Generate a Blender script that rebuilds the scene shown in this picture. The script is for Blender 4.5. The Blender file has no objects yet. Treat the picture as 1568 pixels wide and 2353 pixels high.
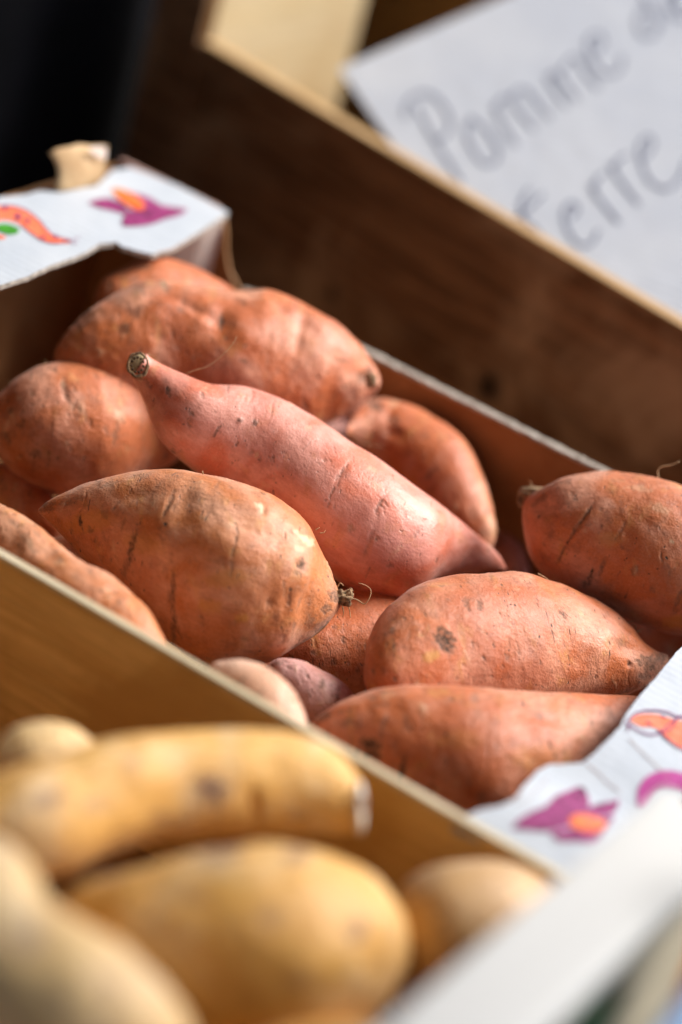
import bpy, bmesh, math, random
import numpy as np
from mathutils import Vector, Matrix
from mathutils.geometry import tessellate_polygon

# ------------------------------------------------------------------ camera, world, light
sc = bpy.context.scene
col = sc.collection
# world axes: x runs along the crates (to the right and nearer), y away, z up (metres)
FP = 6206.0                                  # focal length in units of a 1568 px wide frame (95 mm on 24 mm)
U = np.array([.817, -.436, .378]); V = np.array([4017, 2142, -6206.]); V /= np.linalg.norm(V)
U -= V * U.dot(V); U /= np.linalg.norm(U); W = np.cross(U, V)
R = np.stack([U, V, W])
def ray(px, py): return R @ np.array([px - 784, -(py - 1176.5), -FP])
CAM = -ray(640, 1630) * 1.42 / FP
cam_data = bpy.data.cameras.new('camera'); cam = bpy.data.objects.new('camera', cam_data); col.objects.link(cam)
cam.matrix_world = Matrix([[R[i][0], R[i][1], R[i][2], CAM[i]] for i in range(3)] + [[0, 0, 0, 1]])
cam_data.sensor_fit = 'HORIZONTAL'; cam_data.sensor_width = 24.0; cam_data.lens = 24.0 * FP / 1568
cam_data.clip_start = .02; cam_data.clip_end = 200
cam_data.dof.use_dof = True; cam_data.dof.focus_distance = 1.615; cam_data.dof.aperture_fstop = 1.8
sc.camera = cam

SUN_DIR = Vector((.40, .58, .71)).normalized()      # towards the light
world = bpy.data.worlds.new('World'); sc.world = world; world.use_nodes = True
wn = world.node_tree.nodes; wl = world.node_tree.links
bg = wn['Background']; sky = wn.new('ShaderNodeTexSky'); sky.sky_type = 'NISHITA'; sky.sun_disc = False
sky.sun_elevation = math.asin(SUN_DIR.z); sky.sun_rotation = math.atan2(SUN_DIR.x, SUN_DIR.y)
sky.air_density = 1.0; sky.dust_density = 2.5; sky.ozone_density = 1.0
wl.new(sky.outputs[0], bg.inputs[0]); bg.inputs[1].default_value = .15
sd = bpy.data.lights.new('sun', 'SUN'); sd.energy = 4.3; sd.angle = math.radians(32); sd.color = (1, .965, .93)
sun = bpy.data.objects.new('sun', sd); col.objects.link(sun)
sun.rotation_euler = SUN_DIR.to_track_quat('Z', 'Y').to_euler(); sun.location = (1, 1, 2)
sc.view_settings.view_transform = 'Standard'; sc.view_settings.look = 'None'
sc.view_settings.exposure = 0.55; sc.view_settings.gamma = 1
sc.render.engine = 'CYCLES'
sc.cycles.max_bounces = 8

# ------------------------------------------------------------------ geometry helpers
def at(px, py, axis, val):
    """point where the sight line through a photograph position meets the plane axis = val"""
    r = ray(px, py); return CAM + r * (val - CAM[axis]) / r[axis]
def proj(P):
    c = (P - CAM) @ R
    return np.stack([784 + c[:, 0] * FP / -c[:, 2], 1176.5 - c[:, 1] * FP / -c[:, 2]], 1), -c[:, 2]

def link(name, me, mat=None, parent=None):
    o = bpy.data.objects.new(name, me); col.objects.link(o)
    if mat is not None:
        for m in (mat if isinstance(mat, (list, tuple)) else [mat]): me.materials.append(m)
    if parent is not None: o.parent = parent
    return o
def empty(name, loc=(0, 0, 0)):
    o = bpy.data.objects.new(name, None); col.objects.link(o); o.location = loc; o.empty_display_size = .02
    return o
def tag(o, label=None, cat=None, group=None, kind=None):
    if label: o['label'] = label
    if cat: o['category'] = cat
    if group: o['group'] = group
    if kind: o['kind'] = kind
    return o
def mesh(name, verts, faces, smooth=False):
    me = bpy.data.meshes.new(name); me.from_pydata([tuple(v) for v in verts], [], faces); me.update()
    if smooth: me.polygons.foreach_set('use_smooth', [True] * len(me.polygons))
    return me
def box_bm(bm, lo, hi, bevel=0.0, seg=2):
    r = bmesh.ops.create_cube(bm, size=1)
    for v in r['verts']:
        v.co = Vector([(lo[i] + hi[i]) / 2 + v.co[i] * (hi[i] - lo[i]) for i in range(3)])
    if bevel:
        es = list({e for v in r['verts'] for e in v.link_edges})
        bmesh.ops.bevel(bm, geom=es, offset=bevel, segments=seg, affect='EDGES', profile=.6)
def box(name, lo, hi, mat, parent=None, bevel=.001):
    bm = bmesh.new(); box_bm(bm, lo, hi, bevel); me = bpy.data.meshes.new(name); bm.to_mesh(me); bm.free()
    return link(name, me, mat, parent)

def tube(name, pts, rad, mat, parent=None, n=6):
    pts = [Vector(p) for p in pts]; rs = rad if hasattr(rad, '__len__') else [rad] * len(pts)
    vs, fs = [], []
    for i, p in enumerate(pts):
        t = (pts[min(i + 1, len(pts) - 1)] - pts[max(i - 1, 0)]).normalized()
        a = t.orthogonal().normalized(); b = t.cross(a)
        if i and True:
            a = (pa - t * pa.dot(t)).normalized(); b = t.cross(a)
        pa = a
        for k in range(n):
            th = 2 * math.pi * k / n; vs.append(p + (a * math.cos(th) + b * math.sin(th)) * rs[i])
        if i:
            for k in range(n):
                q = (i - 1) * n; fs.append((q + k, q + (k + 1) % n, q + n + (k + 1) % n, q + n + k))
    fs.append(tuple(range(n))[::-1]); fs.append(tuple(range(len(vs) - n, len(vs))))
    return link(name, mesh(name, vs, fs, True), mat, parent)

def spline(P, n, dense=None):
    """Catmull-Rom through P, sampled at n places by arc length (denser at both ends when dense)"""
    P = np.array(P, float); E = np.vstack([2 * P[0] - P[1], P, 2 * P[-1] - P[-2]]); out = []
    for i in range(len(P) - 1):
        p0, p1, p2, p3 = E[i:i + 4]
        t = np.linspace(0, 1, 24, endpoint=False)[:, None]
        out.append(.5 * ((2 * p1) + (-p0 + p2) * t + (2 * p0 - 5 * p1 + 4 * p2 - p3) * t**2 + (-p0 + 3 * p1 - 3 * p2 + p3) * t**3))
    out = np.vstack(out + [P[-1:]])
    s = np.r_[0, np.cumsum(np.linalg.norm(np.diff(out, axis=0), axis=1))]; s /= s[-1]
    f = np.linspace(0, 1, n)
    if dense: f = (1 - dense) * f + dense * (1 - np.cos(math.pi * f)) / 2
    return np.stack([np.interp(f, s, out[:, k]) for k in range(out.shape[1])], 1)

# vectorised gradient-free value noise, -1..1
def _hash(i, j, k, seed):
    h = (i * 374761393 + j * 668265263 + k * 2147483647 + seed * 974711) & 0xffffffff
    h = ((h ^ (h >> 13)) * 1274126177) & 0xffffffff
    h = ((h ^ (h >> 16)) * 2246822519) & 0xffffffff
    return ((h ^ (h >> 15)) & 0xffff) / 32767.5 - 1
def vnoise(P, seed=0):
    f = np.floor(P).astype(np.int64); t = P - f; t = t * t * t * (t * (t * 6 - 15) + 10)
    r = 0
    for a in (0, 1):
        for b in (0, 1):
            for c in (0, 1):
                w = (t[..., 0] if a else 1 - t[..., 0]) * (t[..., 1] if b else 1 - t[..., 1]) * (t[..., 2] if c else 1 - t[..., 2])
                r = r + w * _hash(f[..., 0] + a, f[..., 1] + b, f[..., 2] + c, seed)
    return r
def fbm(P, seed=0, o=3):
    r, a = 0, 1.
    for i in range(o): r = r + a * vnoise(P * 2**i, seed + i * 7); a *= .5
    return r

# ------------------------------------------------------------------ materials
class NT:
    def __init__(s, name):
        s.m = bpy.data.materials.new(name); s.m.use_nodes = True; s.t = s.m.node_tree; s.n = s.t.nodes; s.b = s.n['Principled BSDF']
    def new(s, ty, **kw):
        n = s.n.new(ty)
        for k, v in kw.items(): setattr(n, k, v)
        return n
    def ln(s, a, b): s.t.links.new(a, b)
    def noise(s, vec, scale, detail=3, rough=.55, dist=0.0):
        n = s.new('ShaderNodeTexNoise'); n.inputs['Scale'].default_value = scale; n.inputs['Detail'].default_value = detail
        n.inputs['Roughness'].default_value = rough; n.inputs['Distortion'].default_value = dist
        s.ln(vec, n.inputs['Vector']); return n.outputs['Fac']
    def scaled(s, vec, sc_):
        n = s.new('ShaderNodeVectorMath', operation='MULTIPLY'); s.ln(vec, n.inputs[0]); n.inputs[1].default_value = sc_; return n.outputs[0]
    def ramp(s, fac, a, b, va=0.0, vb=1.0):
        n = s.new('ShaderNodeMapRange'); n.interpolation_type = 'SMOOTHSTEP'
        s.ln(fac, n.inputs[0]); n.inputs[1].default_value = a; n.inputs[2].default_value = b
        n.inputs[3].default_value = va; n.inputs[4].default_value = vb; return n.outputs[0]
    def math(s, op, a, b=None, clamp=False):
        n = s.new('ShaderNodeMath', operation=op); n.use_clamp = clamp
        for i, v in enumerate((a, b)):
            if v is None: continue
            if isinstance(v, (int, float)): n.inputs[i].default_value = v
            else: s.ln(v, n.inputs[i])
        return n.outputs[0]
    def mix(s, fac, a, b, mode='MIX'):
        n = s.new('ShaderNodeMix', data_type='RGBA', blend_type=mode)
        for sock, v in ((n.inputs[0], fac), (n.inputs[6], a), (n.inputs[7], b)):
            if isinstance(v, (int, float)): sock.default_value = v
            elif isinstance(v, tuple): sock.default_value = v + (1,) if len(v) == 3 else v
            else: s.ln(v, sock)
        return n.outputs[2]
    def attr(s, name, vec=False):
        n = s.new('ShaderNodeAttribute'); n.attribute_name = name; return n.outputs['Vector' if vec else 'Fac']
    def obj(s): return s.new('ShaderNodeTexCoord').outputs['Object']
    def bump(s, h, strength, dist, prev=None):
        n = s.new('ShaderNodeBump'); n.inputs['Strength'].default_value = strength; n.inputs['Distance'].default_value = dist
        s.ln(h, n.inputs['Height'])
        if prev is not None: s.ln(prev, n.inputs['Normal'])
        return n.outputs[0]

def skin_material(name, main, pink, gold, pinkness=.5, dash=1.0, speck=1.0, rough=.46, dirtcol=(.055, .032, .016), mott=.5, seed=0.0, sss=.0, spec=.45, coat=.12, relief=1.0):
    t = NT(name); S = t.attr('skin', True)
    off = t.new('ShaderNodeVectorMath', operation='ADD'); t.ln(S, off.inputs[0]); off.inputs[1].default_value = (seed, seed * .7, -seed * .4); S = off.outputs[0]
    c = t.mix(t.ramp(t.noise(S, 26, 3, .5, .5), .62 - .35 * pinkness, .80 - .30 * pinkness), main, pink)
    c = t.mix(t.ramp(t.noise(t.scaled(S, (1.6, 1, 1)), 46, 3, .6, .3), .56, .72, 0, .75), c, gold)
    # faint lengthwise mottling and fine grain of the peel
    c = t.mix(t.ramp(t.noise(t.scaled(S, (120, 420, 420)), 1, 3, .6), .35, .7, 0, .30), c, tuple(v * .62 for v in main))
    c = t.mix(t.ramp(t.noise(S, 900, 2, .6), .4, .75, 0, .22), c, tuple(min(1, v * 1.5 + .03) for v in pink))
    c = t.mix(t.ramp(t.noise(S, 17, 4, .6, .8),   .40, .66, .0, mott), c, tuple(v * k for v, k in zip(main, (.72, .60, .62))))
    # crosswise lenticel dashes, only in patches
    d = t.ramp(t.noise(t.scaled(S, (520, 95, 95)), 1, 2, .5, .3), .67, .73)
    d = t.math('MULTIPLY', d, t.ramp(t.noise(S, 60, 2, .5), .42, .58, 0, .95 * dash))
    sp = t.ramp(t.noise(t.scaled(S, (1.0, .8, .8)), 380, 1, .5), .70, .76, 0, .9 * speck)
    sp = t.math('MULTIPLY', sp, t.ramp(t.noise(S, 34, 2, .5), .42, .60))
    film = t.ramp(t.noise(t.scaled(S, (1.4, 1, 1)), 90, 5, .7), .50, .74, 0, .62 * dash)
    A = t.attr('dirt'); An = t.math('MULTIPLY', A, t.ramp(t.noise(S, 420, 4, .7), .30, .62, .35, 1.0))
    dark = t.math('MAXIMUM', t.math('MAXIMUM', d, sp), An, True)
    c = t.mix(film, c, tuple(v * .42 + .03 for v in main))
    pk2 = t.ramp(t.noise(t.scaled(S, (1, .9, .9)), 620, 2, .6), .66, .74, 0, .55 * speck)
    c = t.mix(pk2, c, tuple(v * .40 + .01 for v in main))
    c = t.mix(t.attr('pale'), c, (.72, .50, .30)); c = t.mix(t.attr('gold'), c, (.62, .26, .05))
    soil = t.mix(t.ramp(dark, .35, .85), tuple(v * 2.2 + .015 for v in dirtcol), dirtcol)
    c = t.mix(dark, c, soil)
    t.ln(c, t.b.inputs['Base Color'])
    rr = t.math('ADD', t.ramp(t.noise(S, 70, 3), .3, .7, rough - .02, rough + .16), t.math('MULTIPLY', dark, .35), True)
    t.ln(rr, t.b.inputs['Roughness']); t.b.inputs['Specular IOR Level'].default_value = spec
    t.b.inputs['Sheen Weight'].default_value = .18; t.b.inputs['Sheen Roughness'].default_value = .42
    t.b.inputs['Sheen Tint'].default_value = (1, .90, .84, 1)
    t.b.inputs['Coat Weight'].default_value = coat; t.b.inputs['Coat Roughness'].default_value = .42
    if sss:
        t.b.inputs['Subsurface Weight'].default_value = sss; t.b.inputs['Subsurface Radius'].default_value = (.004, .0015, .0006)
        t.b.inputs['Subsurface Scale'].default_value = 1.0
    h = t.noise(S, 700, 4, .65); b = t.bump(h, .9 * relief, .0005)
    b = t.bump(t.noise(S, 170, 4, .65), .75 * relief, .0012, b)
    b = t.bump(t.math('SUBTRACT', 1.0, dark), .7, .0007, b)
    t.ln(b, t.b.inputs['Normal'])
    return t.m

def flat_material(name, c1, c2, scale=20, rough=.7, stretch=(1, 1, 1), bump=.3, bdist=.0006, c3=None, spots=None, spec=.4, bscale=8):
    t = NT(name); P = t.scaled(t.obj(), stretch)
    c = t.mix(t.ramp(t.noise(P, scale, 5, .6, .4), .32, .68), c1, c2)
    if c3: c = t.mix(t.ramp(t.noise(P, scale * .37, 3, .5, .8), .5, .7, 0, .8), c, c3)
    if spots: c = t.mix(t.ramp(t.noise(t.obj(), spots[0], 2, .5), spots[1], spots[1] + .05), c, spots[2])
    t.ln(c, t.b.inputs['Base Color']); t.b.inputs['Roughness'].default_value = rough; t.b.inputs['Specular IOR Level'].default_value = spec
    if bump: t.ln(t.bump(t.noise(P, scale * bscale, 4, .6), bump, bdist), t.b.inputs['Normal'])
    return t.m
def wood_material(name, c1, c2, c3=None, axis=0, rough=.6, grain=1.0, knots=None):
    """grain lines along the chosen axis"""
    t = NT(name); st = [30, 30, 30]; st[axis] = 1.6
    P = t.scaled(t.obj(), tuple(st))
    g = t.noise(P, 3.2 * grain, 5, .62, 1.6)
    c = t.mix(t.ramp(g, .30, .70), c1, c2)
    st2 = [220, 220, 220]; st2[axis] = 9
    fine = t.noise(t.scaled(t.obj(), tuple(st2)), 3, 3, .6)
    c = t.mix(t.ramp(fine, .35, .75, 0, .5), c, tuple(v * .6 for v in c1))
    if c3: c = t.mix(t.ramp(t.noise(t.obj(), 9, 4, .6, .6), .45, .7, 0, .85), c, c3)
    if knots:
        for (kx, ky, kz, kr) in knots:
            v = t.new('ShaderNodeVectorMath', operation='DISTANCE'); t.ln(t.obj(), v.inputs[0]); v.inputs[1].default_value = (kx, ky, kz)
            dn = t.math('ADD', v.outputs['Value'], t.math('MULTIPLY', t.noise(t.obj(), 60, 2), kr * .8))
            c = t.mix(t.ramp(dn, kr * .7, kr * 1.8, .93, 0), c, (.012, .007, .006))
    t.ln(c, t.b.inputs['Base Color']); t.b.inputs['Roughness'].default_value = rough; t.b.inputs['Specular IOR Level'].default_value = .35
    t.ln(t.bump(fine, .35, .0006), t.b.inputs['Normal'])
    return t.m

M = {}
M['dark_wood'] = wood_material('dark_stained_wood', (.052, .024, .011), (.115, .056, .028), (.17, .085, .046), 0, .62)
M['tan_edge'] = wood_material('raw_wood_edge', (.40, .24, .10), (.58, .38, .18), None, 0, .6)
M['cream_wood'] = wood_material('cream_plywood', (.78, .62, .34), (.84, .70, .44), (.62, .44, .21), 1, .6)
M['brown_wood'] = wood_material('brown_inner_wood', (.42, .22, .07), (.60, .35, .12), None, 0, .65)
M['ply'] = wood_material('pale_plywood_face', (.68, .38, .11), (.84, .53, .19), (.52, .27, .07), 0, .55)
M['ply_edge'] = wood_material('pale_plywood_edge', (.58, .48, .30), (.72, .62, .44), None, 0, .6)
M['white_paint'] = flat_material('white_painted_board', (.72, .715, .68), (.78, .775, .74), 14, .5, (1, .12, 1), .2)
M['beige_wood'] = wood_material('beige_crate_rail', (.46, .40, .28), (.58, .52, .40), None, 1, .6)
M['kraft'] = flat_material('brown_kraft_board', (.27, .125, .042), (.34, .17, .065), 30, .75, (1, 1, 1), .25, .0004, (.21, .09, .028))
M['kraft_edge'] = flat_material('torn_grey_board_edge', (.34, .29, .24), (.62, .56, .48), 220, .85, (1, 1, 1), .9, .0015)
M['kraft_out'] = flat_material('mauve_brown_board_outside', (.27, .15, .12), (.36, .22, .18), 40, .7)
M['scrap'] = flat_material('tan_torn_kraft', (.38, .24, .115), (.50, .34, .18), 60, .8, (1, 1, 1), .4)
M['tarp'] = flat_material('black_cloth', (.004, .004, .004), (.008, .008, .010), 6, 1.0, (1, 1, 1), .2, .003, spec=.05)
M['table'] = wood_material('dark_table_board', (.05, .03, .018), (.09, .055, .03), None, 0, .7)
M['asphalt'] = flat_material('ground_asphalt', (.04, .04, .04), (.065, .063, .06), 12, .9)
M['leaf'] = flat_material('dark_green_leaf', (.02, .10, .03), (.045, .18, .06), 60, .45)
M['blue'] = flat_material('pale_blue_plastic', (.30, .50, .78), (.38, .58, .84), 20, .35)
M['ink'] = flat_material('blue_black_marker', (.13, .15, .24), (.18, .20, .29), 200, .6)
M['hair'] = flat_material('dry_root_fibre', (.42, .26, .13), (.60, .42, .24), 300, .8)
M['scar'] = flat_material('cut_stem_flesh', (.36, .26, .13), (.55, .43, .25), 260, .85, (1, 1, 1), .9, .001, None, (500, .62, (.12, .08, .04)))
M['soil'] = flat_material('dark_soil', (.05, .03, .015), (.10, .06, .03), 300, .9)
M['knot'] = flat_material('root_knot_bark', (.15, .085, .04), (.58, .38, .21), 300, .9, (1, 1, 1), 1.0, .0015)

def paper_material(name, a, b, thin=0, rough=.55):
    t = NT(name); P = t.obj()
    c = t.mix(t.ramp(t.noise(P, 16, 4, .6), .3, .7), a, b)
    c = t.mix(t.ramp(t.noise(P, 130, 4, .7), .62, .78, 0, .22), c, (.45, .40, .34))
    t.ln(c, t.b.inputs['Base Color']); t.b.inputs['Roughness'].default_value = rough
    w = t.new('ShaderNodeTexWave'); w.wave_type = 'BANDS'; w.bands_direction = 'Y'; w.inputs['Scale'].default_value = 45; w.inputs['Distortion'].default_value = .6
    t.ln(P, w.inputs['Vector']); b1 = t.bump(w.outputs['Fac'], .25, .0005)
    t.ln(t.bump(t.noise(P, 55, 3, .6), .5, .0016, b1), t.b.inputs['Normal'])
    if thin:
        tr = t.new('ShaderNodeBsdfTranslucent'); t.ln(c, tr.inputs[0]); mx = t.new('ShaderNodeMixShader'); mx.inputs[0].default_value = thin
        t.ln(t.b.outputs[0], mx.inputs[1]); t.ln(tr.outputs[0], mx.inputs[2]); t.ln(mx.outputs[0], t.n['Material Output'].inputs[0])
    return t.m
M['print_white'] = paper_material('white_printed_liner', (.42, .46, .51), (.49, .525, .565))
M['sign_paper'] = paper_material('white_sign_paper', (.68, .72, .79), (.74, .775, .83), .15)
def print_material(name, c1, c2, c3, scale=260, vs=(1, 1, 1)):
    t = NT(name); P = t.scaled(t.obj(), vs)
    c = t.mix(t.ramp(t.noise(P, scale, 4, .7), .35, .65), c1, c2)
    c = t.mix(t.ramp(t.noise(P, scale * .35, 3, .6, 1.0), .54, .66), c, c3)
    t.ln(c, t.b.inputs['Base Color']); t.b.inputs['Roughness'].default_value = .5; return t.m
M['p_purple'] = print_material('purple_print', (.15, .006, .065), (.36, .05, .20), (.08, .003, .035))
M['p_purple_line'] = flat_material('dark_purple_print_line', (.16, .01, .10), (.24, .03, .14), 90, .5, (1, 1, 1), 0)
M['p_magenta'] = print_material('magenta_print', (.34, .015, .18), (.42, .05, .25), (.25, .01, .12))
M['p_orange'] = print_material('orange_print', (.74, .13, .045), (.80, .24, .13), (.66, .08, .02), 180)
M['p_deep'] = print_material('deep_orange_print', (.80, .13, .015), (.82, .22, .06), (.70, .07, .01), 120)
M['p_green'] = print_material('green_print', (.03, .20, .012), (.06, .30, .025), (.02, .14, .02), 120)

# ------------------------------------------------------------------ sweet potatoes
def px_mark(Q, face, x, y, rx, ry, ang, seed, wob=.35):
    a = math.radians(ang); dx = Q[:, 0] - x; dy = Q[:, 1] - y
    u = (dx * math.cos(a) + dy * math.sin(a)) / rx; v = (-dx * math.sin(a) + dy * math.cos(a)) / ry
    n = vnoise(np.stack([Q[:, 0] / 7, Q[:, 1] / 7, np.full(len(Q), seed * 3.3)], 1), seed) * wob
    n = n + vnoise(np.stack([Q[:, 0] / 3, Q[:, 1] / 3, np.full(len(Q), seed * 1.3)], 1), seed + 3) * wob
    d = np.sqrt(u * u + v * v) + n
    return np.clip((1.15 - d) / .45, 0, 1) * face

def potato(name, top, bot, z, mat, label, cat='sweet potato', group=None, N=260, Mr=150, seed=1, depth=.95, lump=.0014, lumpf=28,
           rings=6, specks=90, dirt=(), pale=(), gold=(), dents=(), bumps=(), open_start=False, open_end=False, zc=None, ringdepth=.0002):
    rnd = random.Random(seed)
    T = spline(top, N, .55); B = spline(bot, N, .55)
    C = (T + B) / 2
    f = np.linspace(0, 1, N); zz = np.interp(f, np.linspace(0, 1, len(z)), z)
    P = np.array([at(C[i, 0], C[i, 1], 2, zz[i]) for i in range(N)])
    dep = proj(P)[1]
    up2 = (T - B) / 2
    a = (up2[:, :1] * R[:, 0] - up2[:, 1:] * R[:, 1]) * dep[:, None] / FP      # towards the upper outline
    tan = np.gradient(P, axis=0); tan /= np.linalg.norm(tan, axis=1)[:, None] + 1e-9
    # smooth the tangents
    for _ in range(30): tan[1:-1] = (tan[:-2] + tan[1:-1] * 2 + tan[2:]) / 4
    ra = np.linalg.norm(a, axis=1)
    view = (P - CAM); view /= np.linalg.norm(view, axis=1)[:, None]
    b = view - tan * (view * tan).sum(1)[:, None] * .6
    b = b - a * ((b * a).sum(1) / (ra**2 + 1e-12))[:, None]
    b /= np.linalg.norm(b, axis=1)[:, None]
    b = b * (ra * depth)[:, None]
    th = np.linspace(0, 2 * math.pi, Mr, endpoint=False)
    G = P[:, None, :] + np.cos(th)[None, :, None] * a[:, None, :] + np.sin(th)[None, :, None] * b[:, None, :]
    # grid normals
    def normals(G):
        dt = np.roll(G, -1, 1) - np.roll(G, 1, 1); ds = np.gradient(G, axis=0)
        n = np.cross(ds, dt); n /= np.linalg.norm(n, axis=2)[..., None] + 1e-12
        cen = G - P[:, None, :]
        if (n * cen).sum() < 0: n = -n
        return n
    n0 = normals(G)
    sl = np.r_[0, np.cumsum(np.linalg.norm(np.diff(P, axis=0), axis=1))]
    S = np.stack([np.repeat(sl[:, None], Mr, 1), np.cos(th)[None, :] * ra[:, None], np.sin(th)[None, :] * ra[:, None] * 1.0], 2)
    taper = np.clip(ra / ra.max() * 2.2, 0, 1)[:, None]
    D = fbm(G * lumpf + seed * 5.1, seed, 2) * lump * taper + fbm(G * lumpf * 4 + seed, seed + 5, 2) * lump * .22 * taper
    grime = np.zeros((N, Mr))
    L = sl[-1]
    for k in range(rings):                                   # partial rings across the body
        s0 = rnd.uniform(.06, .94) * L; th0 = rnd.uniform(0, 2 * math.pi); ext = rnd.uniform(.2, .6)
        wob = vnoise(np.stack([np.cos(th) * 2, np.sin(th) * 2, np.full(Mr, seed + k * 2.7)], 1), k) * .0035
        ds = (S[..., 0] - s0 - wob[None, :]); da = np.abs((th - th0 + math.pi) % (2 * math.pi) - math.pi)[None, :]
        w = rnd.uniform(.0005, .0010)
        brk = np.clip(.62 + 1.0 * vnoise(np.stack([np.cos(th) * 9, np.sin(th) * 9, np.full(Mr, k * 5.1)], 1), k + 9), 0, 1)[None, :]
        g = np.exp(-(ds / w)**2) * np.clip((ext - da) / .18, 0, 1) * brk
        D -= g * ringdepth * rnd.uniform(.6, 2.0); D += np.exp(-((ds - 2.2 * w) / (1.6 * w))**2) * np.clip((ext - da) / .18, 0, 1) * ringdepth * .5
        grime = np.maximum(grime, g * rnd.uniform(.15, .5))
    rr_ = random.Random(seed * 7 + 1); tanm = np.zeros((N, Mr))
    for k in range(specks):                                  # scabs, pits and rootlet scars scattered over the peel
        s0 = rr_.uniform(.03, .97) * L; th0 = rr_.uniform(0, 2 * math.pi); big = rr_.random() < .16
        hs = rr_.uniform(.0005, .0011) * (1.7 if big else 1); ht = rr_.uniform(.0006, .0030) * (2.0 if big else 1)
        i0_, i1_ = np.searchsorted(sl, [s0 - 4 * hs, s0 + 4 * hs])
        if i1_ - i0_ < 2: continue
        da = (th - th0 + math.pi) % (2 * math.pi) - math.pi
        dt_ = da[None, :] * ra[i0_:i1_, None]; ds_ = S[i0_:i1_, :, 0] - s0 + dt_ * rr_.uniform(-.5, .5)
        jag = 1 + .9 * vnoise(np.stack([dt_ * 900, ds_ * 900, np.full(ds_.shape, k * 3.7 + seed)], -1), k)
        d_ = np.sqrt((ds_ / hs)**2 + (dt_ / ht)**2) * jag
        m_ = np.clip(1.25 - d_, 0, 1)
        if rr_.random() < .25: tanm[i0_:i1_] = np.maximum(tanm[i0_:i1_], np.clip(1.7 - d_, 0, 1) * rr_.uniform(.15, .45)); D[i0_:i1_] += m_ * .00035
        else: grime[i0_:i1_] = np.maximum(grime[i0_:i1_], m_ * rr_.uniform(.35, 1.0)); D[i0_:i1_] += m_ * rr_.choice((-.0004, -.00025, .0003))
    Gf = G.reshape(-1, 3); Q, _ = proj(Gf)
    vv = CAM - Gf; vv /= np.linalg.norm(vv, axis=1)[:, None]
    face = (( n0.reshape(-1, 3) * vv).sum(1) > 0.02).astype(float)
    Df = D.reshape(-1)
    for (x, y, r, dm) in dents: 
        rx, ry, an = r if isinstance(r, tuple) else (r, r, 0)
        a_ = math.radians(an); dx = Q[:, 0] - x; dy = Q[:, 1] - y
        uu = (dx * math.cos(a_) + dy * math.sin(a_)) / rx; wv = (-dx * math.sin(a_) + dy * math.cos(a_)) / ry
        Df = Df - np.exp(-(uu * uu + wv * wv)) * dm / 1000 * face
    Gf = Gf + n0.reshape(-1, 3) * Df[:, None]
    gr = grime.reshape(-1)
    for k, m in enumerate(dirt):
        x, y, rx, ry, an, st = m; gr = np.maximum(gr, st * px_mark(Q, face, x, y, rx, ry, an, seed + k))
    pl = tanm.reshape(-1).copy(); go = np.zeros(len(Gf))
    for k, m in enumerate(pale): x, y, rx, ry, an, st = m; pl = np.maximum(pl, st * px_mark(Q, face, x, y, rx, ry, an, seed + k + 30))
    for k, m in enumerate(gold): x, y, rx, ry, an, st = m; go = np.maximum(go, st * px_mark(Q, face, x, y, rx, ry, an, seed + k + 60, .2))
    # darker ends, where soil sits round the stem and the root
    V_ = np.vstack([Gf, Gf[:Mr].mean(0), Gf[-Mr:].mean(0)])
    i0 = np.arange(N - 1)[:, None] * Mr; j = np.arange(Mr)[None, :]; j2 = (j + 1) % Mr
    F = np.stack([i0 + j, i0 + j2, i0 + Mr + j2, i0 + Mr + j], 2).reshape(-1, 4)
    tri = lambda c, base, fl: [((c, base + (k + 1) % Mr, base + k) if fl else (c, base + k, base + (k + 1) % Mr)) for k in range(Mr)]
    dt = G[N // 2, 1] - G[N // 2, 0]; ds = G[N // 2 + 1, 0] - G[N // 2, 0]
    outward = np.dot(np.cross(dt, ds), G[N // 2, 0] - P[N // 2]) > 0          # face winding i,j -> i,j+1
    if not outward: F = F[:, ::-1]
    tr = np.array(tri(N * Mr, 0, outward) + tri(N * Mr + 1, (N - 1) * Mr, not outward))
    me = bpy.data.meshes.new(name)
    org = P[N // 2].copy(); me.vertices.add(len(V_)); me.vertices.foreach_set('co', (V_ - org).astype(np.float32).ravel())
    nl = F.size + tr.size; me.loops.add(nl); me.loops.foreach_set('vertex_index', np.r_[F.ravel(), tr.ravel()].astype(np.int32))
    np_ = len(F) + len(tr); me.polygons.add(np_)
    me.polygons.foreach_set('loop_start', np.r_[np.arange(len(F)) * 4, F.size + np.arange(len(tr)) * 3].astype(np.int32))
    me.polygons.foreach_set('use_smooth', np.ones(np_, bool))
    me.update(calc_edges=True); me.validate()
    Sf = np.vstack([S.reshape(-1, 3), S[0].mean(0), S[-1].mean(0)])
    at_ = me.attributes.new('skin', 'FLOAT_VECTOR', 'POINT'); at_.data.foreach_set('vector', Sf.astype(np.float32).ravel())
    for nm, arr in (('dirt', gr), ('pale', pl), ('gold', go)):
        x_ = me.attributes.new(nm, 'FLOAT', 'POINT'); x_.data.foreach_set('value', np.r_[arr, arr[:Mr].mean(), arr[-Mr:].mean()].astype(np.float32))
    o = link(name, me, mat); o.location = org
    tag(o, label, cat, group)
    o_info[o.name] = dict(P=P, a=a, b=b, tan=tan, org=org, ra=ra)
    return o
o_info = {}

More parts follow.
